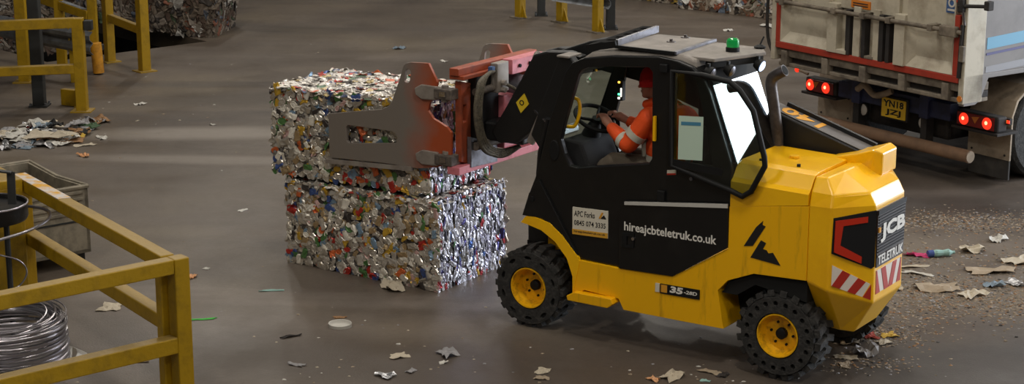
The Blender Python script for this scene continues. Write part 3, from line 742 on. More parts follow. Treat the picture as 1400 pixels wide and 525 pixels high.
# ------------------------------------------------------------------ bales of crushed cans
def palette(prefix, items):
    out = []
    for i, (w, c, rough, metal) in enumerate(items):
        nm = '%s_%d' % (prefix, i); mat(nm, srgb(*c), rough, metal); out.append((w, nm))
    return out
CANS = palette('can_metal', [(42, (216, 210, 200), .26, .65), (22, (180, 172, 160), .36, .55), (13, (226, 220, 208), .42, .2), (4.5, (176, 52, 42), .35, .3), (3.5, (206, 104, 56), .35, .3),
                             (6, (208, 168, 62), .35, .4), (4, (84, 124, 72), .38, .3), (2.5, (64, 84, 138), .35, .3), (3, (72, 66, 64), .4, .4), (8, (172, 148, 112), .35, .5), (3, (130, 156, 180), .35, .4), (3, (200, 164, 158), .4, .3)])
ENDS = palette('shred_metal', [(50, (214, 214, 224), .25, .65), (24, (182, 180, 200), .3, .6), (16, (232, 232, 240), .35, .3), (4, (88, 84, 140), .3, .7), (4, (176, 60, 66), .35, .5), (3, (190, 150, 60), .35, .6), (4, (60, 58, 66), .4, .6), (2, (60, 90, 150), .35, .5), (2, (80, 130, 84), .4, .4)])
TOPS = palette('pale_metal', [(44, (214, 208, 202), .38, .75), (24, (226, 220, 212), .5, .25), (6, (200, 120, 96), .45, .3), (5, (180, 70, 60), .4, .3), (5, (196, 176, 130), .45, .4), (4, (110, 130, 110), .45, .3), (4, (110, 120, 150), .45, .3), (5, (90, 86, 84), .5, .4)])
WASTE = palette('waste_scrap', [(30, (150, 138, 124), .8, 0), (22, (186, 176, 164), .75, 0), (12, (112, 88, 70), .85, 0), (8, (84, 76, 70), .85, 0), (6, (206, 204, 200), .6, 0), (4, (150, 84, 60), .7, 0), (3, (90, 112, 80), .7, 0), (4, (110, 122, 140), .6, 0), (3, (170, 140, 60), .7, 0)])
WASTE_D = palette('brown_scrap', [(30, (92, 80, 68), .8, 0), (22, (112, 102, 92), .75, 0), (14, (70, 54, 44), .85, 0), (10, (54, 48, 44), .85, 0), (5, (150, 146, 140), .6, 0), (4, (112, 66, 46), .7, 0), (3, (62, 76, 54), .7, 0), (4, (80, 86, 98), .6, 0)])
mat('bale_core', srgb(128, 122, 116), 0.5, 0.3, srgb(70, 66, 64), 26, .4, .6, bump=1.0, bscale=45)
mat('waste_core', srgb(88, 78, 68), 0.9, 0, srgb(44, 40, 36), 14, .4, .6, bump=1.0, bscale=30)

def can_variant(kind, rs):
    """unit piece: flattened along z, about 1 x 1 across"""
    n = 9
    if kind == 'body':          # squashed can, axis along x
        vs = []; prof = [(-.50, .0), (-.50, .30), (-.46, .36), (-.40, .42), (-.13, .40), (.13, .40), (.40, .42), (.46, .36), (.50, .30), (.50, .0)]
        for x, r in prof:
            for j in range(n):
                a = 2*PI*j/n
                vs.append([x, r*math.cos(a), r*math.sin(a)*.55])
        vs = np.array(vs); vs += rs.normal(0, .045, vs.shape) * (np.abs(vs[:, :1]) < .45) + rs.normal(0, .02, vs.shape)
        fold = rs.uniform(-.25, .25); vs[:, 2] += fold*np.abs(vs[:, 0]); vs[:, 1] += rs.uniform(-.3, .3)*vs[:, 0]
        m = len(prof)
    elif kind == 'end':         # can end facing out: rim, groove and dome
        vs = []; prof = [(.44, -.30), (.46, .05), (.42, .14), (.38, .05), (.30, .02), (.16, .06), (.0, .09)]
        for r, z in prof:
            for j in range(n):
                a = 2*PI*j/n; vs.append([r*math.cos(a), r*math.sin(a)*.9, z])
        vs = np.array(vs) + rs.normal(0, .018, (len(vs), 3)); vs[:, 2] += rs.uniform(-.3, .3)*vs[:, 0]; m = len(prof)
    else:                       # crumpled sheet
        g = 5; vs = []; fs = []
        for i in range(g):
            for j in range(g):
                vs.append([i/(g-1) - .5 + rs.normal(0, .05), j/(g-1) - .5 + rs.normal(0, .05), rs.normal(0, .13)])
        for i in range(g-1):
            for j in range(g-1):
                a = i*g + j; fs += [(a, a+g, a+g+1), (a, a+g+1, a+1)]
        top = np.array(vs); b = top.copy(); b[:, 2] -= .04; N = len(top)
        fs2 = [tuple(x + N for x in reversed(f)) for f in fs]
        edge = [i*g for i in range(g)] + [(g-1)*g + j for j in range(1, g)] + [i*g + g-1 for i in range(g-2, -1, -1)] + [j for j in range(g-2, 0, -1)]
        sd = [(edge[k], edge[(k+1) % len(edge)], edge[(k+1) % len(edge)] + N, edge[k] + N) for k in range(len(edge))]
        return np.vstack([top, b]), fs + fs2 + sd
    fs = []
    for i in range(m - 1):
        for j in range(n): fs.append((i*n+j, i*n+(j+1) % n, (i+1)*n+(j+1) % n, (i+1)*n+j))
    return vs, fs
VAR = {k: [can_variant(k, rng) for _ in range(7)] for k in ('body', 'end', 'sheet')}
PIECE_MESH = {}
def piece_mesh(kind, i, mname):
    key = (kind, i, mname)
    if key not in PIECE_MESH:
        vs, fs = VAR[kind][i]; me = bpy.data.meshes.new('crushed_piece'); me.from_pydata([tuple(v) for v in vs], [], fs)
        me.materials.append(MATS[mname]); PIECE_MESH[key] = me
    return PIECE_MESH[key]
def pick(pal):
    t = random.random() * sum(w for w, _ in pal)
    for w, n in pal:
        t -= w
        if t <= 0: return n
    return pal[-1][1]
def bale(name, loc, rz, dims, label, cat, faces, core, nparts=300, group=None, part='crushed_can', stuffname='crushed_can_mass', tilt=(0, 0)):
    """faces: list of (origin, e1, len1, e2, len2, palette, step1, step2, kinds, size1, size2, spin, priority) in bale coordinates"""
    l, w, h = dims
    r = root(name, loc, rz, label, cat, group); r.rotation_euler = (tilt[0], tilt[1], rz)
    # lumpy core
    mb = MB(); g = 10
    bm = bmesh.new(); bmesh.ops.create_cube(bm, size=1)
    bmesh.ops.subdivide_edges(bm, edges=bm.edges, cuts=9, use_grid_fill=True)
    for v in bm.verts:
        v.co = Vector((v.co.x*(l - .05), v.co.y*(w - .05), v.co.z*(h - .04) + h/2)) + Vector(rng.normal(0, .008, 3))
    me = bpy.data.meshes.new('bale_core'); bm.to_mesh(me); bm.free(); me.materials.append(MATS[core])
    o = bpy.data.objects.new('core', me); COL.objects.link(o); o.parent = r
    items = []
    for (og, e1, l1, e2, l2, pal, s1, s2, kinds, z1, z2, spin, pri) in faces:
        e1 = Vector(e1); e2 = Vector(e2); nn = e1.cross(e2)
        n1 = max(1, int(l1/s1)); n2 = max(1, int(l2/s2))
        for i in range(n1):
            for j in range(n2):
                a = (i + .5 + random.uniform(-.45, .45))*l1/n1; b = (j + .5 + random.uniform(-.45, .45))*l2/n2
                a = min(max(a, z1*.42), l1 - z1*.42); b = min(max(b, z2*.42), l2 - z2*.42)
                p = Vector(og) + e1*a + e2*b + nn*random.uniform(-.030, -.006)
                ang = random.uniform(0, 2*PI) if spin is None else random.gauss(PI/2, spin)
                kind = random.choice(kinds); sc = random.uniform(.75, 1.3)
                t1 = e1*math.cos(ang) + e2*math.sin(ang); t2 = nn.cross(t1)
                tl = Matrix.Rotation(random.gauss(0, .24), 3, t1)
                M = Matrix((t1*z1*sc, (tl @ t2)*z2*sc, (tl @ nn)*min(z1, z2)*.55*sc)).transposed()
                items.append((pri*sc*z1*z2 + random.random()*1e-6, kind, random.randrange(7), pick(pal), M, p))
    items.sort(key=lambda t: -t[0])
    for it in items[:nparts]:
        c = bpy.data.objects.new(part, piece_mesh(it[1], it[2], it[3])); COL.objects.link(c); c.parent = r
        M4 = it[4].to_4x4(); M4.translation = it[5]; c.matrix_local = M4
    rest = items[nparts:]
    if rest:
        mats = sorted({it[3] for it in rest}); vs = []; fs = []; mi = []; n = 0
        for _, kind, vi, mn, M, p in rest:
            a, f = VAR[kind][vi]; A = np.array(M) @ a.T; vs.append(A.T + np.array(p))
            fs += [tuple(x + n for x in q) for q in f]; mi += [mats.index(mn)]*len(f); n += len(a)
        me = bpy.data.meshes.new(stuffname); me.from_pydata(np.vstack(vs).tolist(), [], fs)
        for m_ in mats: me.materials.append(MATS[m_])
        me.polygons.foreach_set('material_index', mi)
        o = bpy.data.objects.new(stuffname, me); COL.objects.link(o); o.parent = r; o['kind'] = 'stuff'
    return r
def can_bale(name, cu, cv, cz, l, w, h, rot, label, top):
    rz = FZ + rot
    X = V(math.cos(rz), math.sin(rz), 0); Y = V(-math.sin(rz), math.cos(rz), 0)
    ctr = fw(cu, cv, cz) + X*l/2 - Y*w/2
    x, y = l/2, w/2
    F = [((x, y, 0), (-1, 0, 0), l, (0, 0, 1), h, CANS, .045, .040, ('body', 'body', 'end', 'end', 'sheet'), .077, .062, None, 2.0),
         ((-x, y, 0), (0, -1, 0), w, (0, 0, 1), h, ENDS, .028, .043, ('sheet', 'body'), .074, .035, .35, 1.0),
         ((x, -y, 0), (0, 1, 0), w, (0, 0, 1), h, CANS, .075, .075, ('body', 'end'), .10, .085, None, .2),
         ((-x, -y, 0), (1, 0, 0), l, (0, 0, 1), h, CANS, .075, .075, ('body', 'end'), .10, .085, None, .2)]
    if top: F.append(((-x, -y, h), (1, 0, 0), l, (0, 1, 0), w, TOPS, .045, .045, ('body', 'sheet', 'sheet', 'end'), .077, .058, None, 1.2))
    return bale(name, ctr, rz, (l, w, h), label, 'bale', F, 'bale_core')
can_bale('can_bale', 3.19, .315, 0, 1.62, 1.0, .745, 0.01, 'lower bale of crushed drink cans resting on the concrete floor', True)
can_bale('can_bale', 3.335, .405, .775, 1.60, 1.0, .765, math.radians(4.8), 'upper bale of crushed drink cans gripped in the forklift clamp', True)

# ------------------------------------------------------------------ bale clamp
def clamp_material():
    m = bpy.data.materials.new('clamp_plate'); m.use_nodes = True; nt = m.node_tree; b = nt.nodes['Principled BSDF']
    tc = nt.nodes.new('ShaderNodeTexCoord'); sp = nt.nodes.new('ShaderNodeSeparateXYZ'); nt.links.new(tc.outputs['Object'], sp.inputs[0])
    n = nt.nodes.new('ShaderNodeTexNoise'); n.inputs['Scale'].default_value = 4; n.inputs['Detail'].default_value = 6; nt.links.new(tc.outputs['Object'], n.inputs['Vector'])
    ad = nt.nodes.new('ShaderNodeMath'); ad.operation = 'MULTIPLY_ADD'; nt.links.new(n.outputs['Fac'], ad.inputs[0]); ad.inputs[1].default_value = -.35; nt.links.new(sp.outputs['X'], ad.inputs[2])
    r = nt.nodes.new('ShaderNodeMapRange'); r.inputs['From Min'].default_value = .02; r.inputs['From Max'].default_value = .30; nt.links.new(ad.outputs[0], r.inputs[0])
    mx = nt.nodes.new('ShaderNodeMixRGB'); mx.inputs[1].default_value = srgb(160, 72, 38); mx.inputs[2].default_value = srgb(134, 126, 119)
    nt.links.new(r.outputs[0], mx.inputs[0]); nt.links.new(mx.outputs[0], b.inputs['Base Color'])
    mm = nt.nodes.new('ShaderNodeMath'); mm.operation = 'MULTIPLY'; mm.inputs[1].default_value = .35; nt.links.new(r.outputs[0], mm.inputs[0]); nt.links.new(mm.outputs[0], b.inputs['Metallic']); b.inputs['Roughness'].default_value = .45
    MATS['clamp_plate'] = m
clamp_material()
ctr_ = FK(3.05, .88, 0)
cl = root('bale_clamp', fw(3.05, .88, 0), FZ, 'worn steel and orange hydraulic bale clamp on the forklift boom, gripping the upper bale', 'clamp')
def cb(mb, name, m, parent=cl, **k): return mb.build(name, m, parent, ctr_, **k)
def armp(a, b, t): return (a, .372 - (a - 3.33)*.085 + t, b)
arm = [(4.27, 1.375), (3.742, 1.465), (3.68, 1.495), (3.645, 1.53), (3.576, 1.703), (3.525, 1.842), (3.50, 1.865), (3.455, 1.877), (3.29, 1.883), (3.21, 1.737), (3.235, 1.63), (3.285, 1.56), (3.30, 1.50), (3.25, 1.44), (3.126, 1.384), (3.085, 1.341), (3.088, 1.095), (3.218, 1.044), (3.406, 1.012), (3.701, 1.02), (4.265, 1.005)]
slot = [(4.075, 1.300), (3.64, 1.294), (3.605, 1.275), (3.597, 1.245), (3.605, 1.205), (3.64, 1.195), (4.06, 1.148), (4.09, 1.165), (4.095, 1.28)]
hole = [(3.508, 1.795), (3.50, 1.812), (3.475, 1.818), (3.457, 1.805), (3.468, 1.725), (3.48, 1.71), (3.505, 1.706), (3.518, 1.722)]
a1 = cb(MB().plate(arm, [slot, hole], armp, -.035, -.008), 'clamp_arm', 'clamp_plate', bevel=.003)
cb(MB().plate([(4.30, .99), (3.46, 1.02), (3.46, .985), (4.30, .955)], [], armp, -.045, -.005), 'arm_lip', 'worn_steel', a1)
lug = lambda c, z: [(c - .09, z - .06), (c + .05, z - .065), (c + .11, z - .03), (c + .12, z + .02), (c + .06, z + .055), (c - .09, z + .05)]
for z in (1.655, 1.12):
    cb(MB().plate(lug(3.29, z), [], armp, -.062, -.03), 'hinge_lug', 'worn_steel', a1, bevel=.01)
    cb(MB().box(3.05, 3.22, .31, .42, z - .045, z + .04), 'hinge_block', 'dusty_black', bevel=.008)
    cb(MB().cyl((3.14, .36, z - .07), (3.14, .36, z + .065), .028, 12), 'hinge_pin', 'worn_steel')
    cb(MB().box(3.10, 3.16, .30, .33, z - .02, z + .02), 'pin_keeper', 'chrome')
def armf(a, b, t): return (a, 1.44 - (a - 3.33)*.085 + t, b)
a2 = cb(MB().plate(arm, [slot, hole], armf, 0, .028), 'clamp_arm', 'clamp_plate', bevel=.003)
for z in (1.655, 1.12):
    cb(MB().plate(lug(3.29, z), [], armf, .025, .06), 'hinge_lug', 'worn_steel', a2, bevel=.01)
    cb(MB().box(3.03, 3.22, 1.38, 1.48, z - .045, z + .04), 'hinge_block', 'dusty_black', bevel=.008)
# carriage
cb(MB().plate([(.41, 1.10), (.50, 1.07), (.54, 1.10), (.54, 1.72), (.41, 1.755)], [[(.435, 1.42), (.48, 1.42), (.48, 1.56), (.435, 1.56)]], lambda a, b, t: (t, a, b), 3.02, 3.08), 'carriage_upright', 'orange_steel', bevel=.006)
cb(MB().box(3.02, 3.08, 1.32, 1.48, 1.08, 1.75), 'carriage_upright', 'orange_steel', bevel=.006)
cb(MB().box(3.0, 3.09, .345, 1.46, 1.805, 1.865), 'upper_rail', 'orange_steel', bevel=.006)
cb(MB().box(2.96, 3.10, .36, 1.46, 1.775, 1.806), 'rail_shelf', 'orange_steel', bevel=.004)
cb(MB().box(2.98, 3.10, .32, 1.50, 1.01, 1.075), 'lower_rail', 'pink_paint', bevel=.006)
cb(MB().box(2.90, 3.00, .95, 1.42, 1.74, 1.86), 'valve_plate', 'pink_paint', bevel=.005)
for v_ in (1.05, 1.2, 1.33):
    cb(MB().cyl((2.885, v_, 1.80), (2.905, v_, 1.80), .015, 8), 'plate_hole', 'dark_void')
cb(MB().box(2.97, 3.06, .55, .86, 1.20, 1.78), 'valve_block', 'boom_black', bevel=.01)
cb(MB().box(2.90, 2.97, .74, .90, 1.62, 1.86), 'manifold', 'worn_steel', bevel=.006)
for z in (1.64, 1.70):
    cb(MB().cyl((2.86, .80, z), (2.92, .80, z), .022, 8), 'hose_fitting', 'worn_steel')
cb(MB().plate([(.47, 1.30), (.47, 1.05), (.84, 1.03), (.84, 1.18)], [], lambda a, b, t: (t, a, b), 2.97, 3.01), 'guide_plate', 'grey_metal', bevel=.004)
cb(MB().cyl((2.86, 1.08, 1.62), (3.02, 1.08, 1.62), .10, 20), 'clamp_cylinder', 'grey_metal', smooth=40)
cb(MB().box(2.92, 3.04, .86, 1.40, 1.14, 1.58), 'slide_frame', 'pink_paint', bevel=.01)
cb(MB().box(2.88, 2.94, .92, 1.34, 1.20, 1.5), 'slide_cover', 'boom_black', bevel=.01)
cb(MB().cyl((2.95, .50, 1.22), (2.95, 1.40, 1.22), .035, 14), 'clamp_cylinder', 'dusty_black', smooth=40)
cb(MB().cyl((2.95, .50, 1.66), (2.95, .75, 1.66), .03, 14), 'clamp_cylinder', 'dusty_black', smooth=40)
# hydraulic hoses looping beside the upright
for i in range(4):
    k = i*.026
    P = [(2.93, .74 - k*.4, 1.80), (2.90, .60 - k, 1.79 - k*.3), (2.88, .51 - k*.9, 1.71), (2.88, .475 - k*.9, 1.55), (2.88, .49 - k*.8, 1.38), (2.87, .55 - k*.7, 1.25 - k*.5), (2.85, .64, 1.18 - k*.6), (2.80, .72, 1.17 - k*.5), (2.72, .80, 1.20)]
    cb(MB().tube(smoothpath(P), .0175, 8), 'hydraulic_hose', 'hose_olive', smooth=60)
cb(MB().tube(smoothpath([(2.90, .80, 1.70), (2.82, .90, 1.62), (2.80, .95, 1.45), (2.82, .88, 1.32)]), .014, 8), 'hydraulic_hose', 'hose_olive', smooth=60)
cb(MB().tube(smoothpath([(2.92, 1.40, 1.84), (2.80, 1.15, 1.90), (2.66, .90, 1.88), (2.55, .78, 1.80)]), .014, 8), 'hydraulic_hose', 'hose_olive', smooth=60)
cb(MB().ball((2.86, .70, 1.36), (.03, .04, .03), 10, 6), 'blue_fitting', 'grey_metal')
cb(MB().box(2.91, 2.95, .68, .72, 1.80, 1.84), 'hose_clip', mat('fitting_blue', srgb(58, 92, 140), .4))
# ------------------------------------------------------------------ waste lorry
mat('lorry_white', srgb(184, 176, 158), 0.6, 0, srgb(138, 126, 108), 3.5, .45, .75)
mat('lorry_side', srgb(122, 118, 116), 0.6, 0, srgb(98, 94, 92), 2.0, .45, .8)
mat('lorry_dirt', srgb(128, 118, 104), 0.8, 0, srgb(74, 66, 58), 6, .4, .7)
mat('lorry_red', srgb(160, 52, 34), 0.55, 0, srgb(110, 44, 34), 6, .5, .8)
mat('chassis_blue', srgb(44, 50, 84), 0.6, 0, srgb(28, 28, 36), 5, .4, .7)
mat('chassis_dark', srgb(34, 31, 30), 0.8, 0, srgb(56, 50, 46), 6, .45, .75)
mat('mud_beige', srgb(168, 152, 132), 0.8, 0, srgb(118, 106, 92), 5, .45, .75)
mat('flap_rubber', srgb(52, 50, 48), 0.9, 0, srgb(72, 68, 62), 5, .45, .75)
mat('bar_brown', srgb(140, 110, 86), 0.7, 0, srgb(104, 82, 66), 4, .45, .75)
mat('plate_yellow', srgb(226, 184, 40), 0.45)
mat('tail_lit', srgb(240, 50, 28), 0.3, emit=1.2)
mat('bulb_hot', srgb(255, 150, 110), 0.3, emit=3.0)
mat('tail_dim', srgb(120, 26, 22), 0.3)
mat('amber_lamp', srgb(205, 120, 40), 0.4)
mat('lamp_white', srgb(200, 196, 188), 0.25)
mat('blue_stripe', srgb(92, 152, 182), 0.5)
mat('navy_stripe', srgb(60, 58, 110), 0.5)
mat('grey_stripe', srgb(134, 134, 138), 0.5)
mat('blue_sticker', srgb(62, 92, 140), 0.5)
lo = root('waste_lorry', (4.31, 17.6, 0), math.radians(-55.5), 'dirty white waste lorry seen from behind, tail lamps lit, plate YN18 JZJ', 'lorry')
def lb(mb, name, m, parent=lo, **k): return mb.build(name, m, parent, None, **k)
rear = lambda a, b, t: (a, t, b)
LT = 3.7
# body box and corner posts
body = lb(MB().box(-2.56, .10, .25, 7.5, 1.15, LT), 'body_box', 'lorry_side', bevel=.01)
lb(MB().plate([(.0, .90), (.16, .90), (.24, .94), (.335, 1.15), (7.5, 1.15), (7.5, 1.20), (.0, 1.20)], [], lambda a, b, t: (t, a, b), .06, .125), 'side_skirt', 'lorry_side', bevel=.006)
lb(MB().box(.06, .125, -.02, .26, .92, LT), 'corner_post', 'lorry_white', bevel=.01)
lb(MB().box(-2.62, -2.555, -.02, .26, .98, LT), 'corner_post', 'lorry_white', bevel=.01)
def stripe(name, z0, z1, m): lb(MB().plate([(.31, z0), (6.5, z0 + .31), (6.5, z1 + .31), (.31, z1)], [], lambda a, b, t: (t, a, b), .098, .1035), name, m, body)
stripe('side_stripe', 1.43, 1.545, 'blue_stripe'); stripe('side_stripe', 1.37, 1.395, 'navy_stripe'); stripe('side_stripe', 1.19, 1.26, 'grey_stripe')
# tailgate
tg = lb(MB().box(-2.54, .04, .06, .22, 1.12, LT), 'tailgate', 'lorry_white', bevel=.006)
lb(MB().box(-2.55, .05, -.015, .06, 1.120, 1.186), 'bottom_bar', 'lorry_red', tg, bevel=.005)
lb(MB().box(-2.555, -2.49, -.012, .06, 1.186, LT), 'edge_bar', 'lorry_red', tg, bevel=.004)
lb(MB().box(-.035, .03, -.012, .06, 1.186, 1.78), 'edge_bar', 'lorry_red', tg, bevel=.004)
lb(MB().box(-.035, .03, -.012, .06, 1.90, LT), 'edge_bar', 'lorry_red', tg, bevel=.004)
def pocket(a0, a1):
    """frame of a pressed panel: sloped ledge along the foot, slanted corners"""
    lb(MB().add([(a0, -.005, 1.19), (a1, -.005, 1.19), (a1, .06, 1.30), (a0, .06, 1.30), (a0, .06, 1.19), (a1, .06, 1.19)], [(0,1,2,3),(4,5,1,0),(3,2,5,4),(0,3,4),(1,5,2)]), 'panel_ledge', 'lorry_white', tg)
    for s_, x in ((1, a0), (-1, a1)):
        lb(MB().add([(x, -.005, 1.19), (x, -.005, LT), (x, .06, 1.19), (x, .06, LT), (x + s_*.08, .06, 1.30), (x + s_*.08, .06, LT), (x + s_*.04, -.005, 1.19)], [(0,1,5,4),(0,2,3,1),(2,4,5,3),(0,4,2),(1,3,5)]), 'panel_cheek', 'lorry_white', tg)
pocket(-2.49, -1.76); pocket(-.66, -.035)
for a0, a1, d, m_ in ((-1.76, -1.62, -.03, 'lorry_white'), (-1.50, -1.44, -.02, 'chassis_dark'), (-1.40, -1.30, -.01, 'lorry_white'), (-1.27, -1.22, -.02, 'chassis_dark'), (-1.12, -1.03, -.01, 'lorry_white'), (-1.03, -.97, -.02, 'chassis_dark'), (-.93, -.88, -.02, 'chassis_dark'), (-.80, -.66, -.04, 'lorry_white')):
    lb(MB().box(a0, a1, d, .062, 1.186, 1.66 if m_ == 'chassis_dark' else 1.70), 'tailgate_rib', m_, tg, bevel=.004)
lb(MB().box(-1.62, -.80, .02, .062, 1.66, LT), 'tailgate_panel', 'lorry_white', tg, bevel=.004)
lb(MB().box(-1.62, -1.48, -.03, .06, 1.186, 1.23), 'foot_block', 'lorry_white', tg, bevel=.005)
lb(MB().box(-1.22, -1.10, -.02, .06, 1.186, 1.215), 'foot_block', 'lorry_dirt', tg, bevel=.005)
lb(MB().cyl((-2.52, -.05, 1.63), (.09, -.05, 1.625), .022, 10), 'locking_rod', 'lorry_dirt', tg, smooth=40)
for a in (-2.42, -1.64, -1.22, -.86, -.30):
    lb(MB().box(a - .03, a + .03, -.085, .06, 1.595, 1.66), 'rod_bracket', 'lorry_dirt', tg, bevel=.006)
lb(MB().box(-.17, .04, -.09, -.02, 1.57, 1.675), 'lock_housing', 'lorry_dirt', tg, bevel=.012)
hz = lb(MB().box(-1.46, -1.19, .008, .022, 1.685, 1.765), 'warning_sign', 'amber_lamp', tg)
for i in range(2): lb(MB().box(-1.43, -1.22, .004, .009, 1.705 + i*.025, 1.715 + i*.025), 'sign_line', 'chassis_dark', hz)
bs = lb(MB().box(-.21, -.07, .05, .062, 1.78, 1.95), 'blue_sticker', 'blue_sticker', tg)
lb(MB().plate(circle(-.14, 1.88, .045, 16), [circle(-.14, 1.88, .028, 16)], rear, .044, .051), 'sticker_ring', 'lamp_white', bs)
lb(MB().box(-.19, -.09, .045, .051, 1.80, 1.82), 'sticker_line', 'lamp_white', bs)
# right-hand catch and stay
lb(MB().cyl((.04, -.06, 1.88), (.34, .05, 1.90), .018, 8), 'catch_rod', 'chassis_dark')
lb(MB().box(.29, .35, .01, .09, 1.86, 1.95), 'catch_end', 'chassis_dark', bevel=.01)
lb(MB().box(.03, .10, -.07, -.01, 1.82, 1.95), 'catch_block', 'chassis_dark', bevel=.012)
lb(MB().cyl((.09, -.05, 1.84), (.115, -.045, 1.70), .012, 8), 'catch_stay', 'chrome')
lb(MB().beam((.09, -.035, 1.70), (.075, -.035, 1.18), .035, .03), 'strap', 'chassis_dark')
lb(MB().box(.075, .13, -.06, -.02, 1.34, 1.50), 'ratchet', 'lorry_dirt', bevel=.01)
# beams under the tailgate
for z0, z1, y0, m_ in ((1.03, 1.115, .02, 'lorry_dirt'), (.92, .965, .03, 'lorry_dirt'), (.96, 1.03, .08, 'chassis_dark')):
    lb(MB().box(-2.54, .12, y0, .35, z0, z1), 'rear_beam', m_, bevel=.01)
for a in (-2.42, -1.80, -1.25, -.70, -.12):
    lb(MB().box(a - .045, a + .045, -.01, .2, .93, 1.10), 'beam_bracket', 'lorry_dirt', bevel=.008)
lb(MB().cyl((.09, -.03, .975), (.09, 0.0, .975), .03, 10), 'marker_lamp', 'amber_lamp')
# chassis
for a in (-1.75, -.78):
    lb(MB().box(a - .06, a + .06, .42, 6.5, .58, .92), 'chassis_rail', 'chassis_blue', bevel=.01)
lb(MB().box(-2.05, -.45, .46, .60, .60, .78), 'cross_beam', 'chassis_blue', bevel=.01)
lb(MB().tube(smoothpath([(-1.72, .42, .74), (-1.60, .40, .80), (-1.45, .40, .72), (-1.30, .40, .76), (-1.22, .42, .80)]), .035, 8), 'tow_bracket', 'mud_beige', smooth=50)
lb(MB().box(-1.75, -.6, .62, 1.2, .35, .60), 'axle_housing', 'chassis_dark', bevel=.04)
lb(MB().box(-1.95, -.2, 1.6, 2.0, .3, .9), 'gearbox', 'chassis_dark', bevel=.05)
pl = lb(MB().box(-1.38, -1.0, .43, .46, .495, .735), 'plate_holder', 'chassis_dark', bevel=.006)
np_ = lb(MB().box(-1.36, -1.02, .418, .432, .512, .716), 'number_plate', 'plate_yellow', pl, bevel=.004)
letters('plate_upper', 'yn', 'black_print', pl, rear, -1.335, -1.045, .625, .698, .4165)
letters('plate_lower', 'jz', 'black_print', pl, rear, -1.30, -1.08, .530, .603, .4165)
for a in (-1.70, -.84):
    d = lb(MB().lathe((a, .50, .51), (0, -1, 0), [(0, -.06), (.05, -.05), (.068, -.01), (.07, .0), (.06, .006)], 18), 'reversing_lamp', 'chassis_dark', smooth=40)
    lb(MB().lathe((a, .494, .51), (0, -1, 0), [(.060, 0), (.04, .012), (0, .018)], 18), 'lens', 'lamp_white', d, smooth=40)
# tail lamp clusters
for a0, a1, l1, l2 in ((-2.56, -2.08, -2.475, -2.232), (-.37, .17, -.26, .04)):
    bx = lb(MB().box(a0, a1, .46, .60, .585, .745), 'tail_lamp_box', 'chassis_dark', bevel=.02)
    lb(MB().box(a0 + .02, a1 - .04, .452, .462, .60, .73), 'lamp_face', 'tail_dim', bx, bevel=.004)
    for a in (l1, l2):
        lb(MB().lathe((a, .455, .665), (0, -1, 0), [(.063, 0), (.055, .012), (.02, .018), (0, .019)], 20), 'tail_lamp', 'tail_lit', bx, smooth=40)
        lb(MB().lathe((a, .437, .672), (0, -1, 0), [(.022, -.004), (.018, .002), (0, .004)], 12), 'bulb', 'bulb_hot', bx, smooth=40)
    am = (l1 + l2)/2 if a0 > -1 else l1 + .085
    lb(MB().add([(am - .05, .448, .70), (am + .05, .448, .715), (am, .448, .64), (am - .05, .455, .70), (am + .05, .455, .715), (am, .455, .64)], [(0,1,2),(5,4,3),(0,3,4,1),(1,4,5,2),(2,5,3,0)]), 'reflector', 'amber_lamp', bx)
    lb(MB().box(a0 - .04, a1 + .02, .44, .75, .555, .583), 'lamp_shelf', 'chassis_dark', bevel=.005)
mk_ = lb(MB().tube([(-2.54, .48, .77), (-2.68, .46, .80)], .016, 6), 'marker_arm', 'mud_beige')
lb(MB().ball((-2.69, .455, .80), .03, 10, 7), 'marker_lens', 'tail_lit', mk_)
mk_ = lb(MB().box(.05, .20, .60, .64, .66, .72), 'marker_arm', 'chassis_dark')
lb(MB().box(.13, .16, .59, .602, .675, .705), 'marker_lens', 'indicator_amber', mk_); lb(MB().box(.17, .20, .59, .602, .675, .705), 'marker_lens', 'tail_lit', mk_)
# mudguards and flaps
for a0, a1, dz in ((-.46, .09, 0), (-2.66, -2.12, 0)):
    g = lb(MB().plate([(.76, .25), (.76, .70), (.82, .86), (1.0, 1.0), (1.3, 1.07), (1.65, 1.0), (1.85, .85), (1.85, .82), (1.63, .97), (1.3, 1.04), (1.02, .975), (.85, .85), (.785, .70), (.785, .25)], [], lambda a, b, t: (t, a, b), a0, a1), 'mudguard', 'mud_beige', bevel=.004)
    for a in (a0 + .06, a1 - .06):
        for z in (.30, .52): lb(MB().cyl((a, .752, z), (a, .762, z), .012, 8), 'guard_bolt', 'chassis_dark', g)
    lb(MB().box(a0 + .02, a1 - .01, .77, .79, .05, .26), 'mud_flap', 'flap_rubber')
# underrun bar
ub = lb(MB().cyl((-2.46, .42, .30), (-.12, .42, .30), .066, 18), 'underrun_bar', 'bar_brown', smooth=40)
lb(MB().cyl((-.119, .42, .30), (-.112, .42, .30), .058, 18), 'bar_cap', 'mud_beige', ub)
for a in (-1.75, -.78):
    lb(MB().box(a - .04, a + .04, .44, .55, .28, .62), 'bar_bracket', 'chassis_dark')
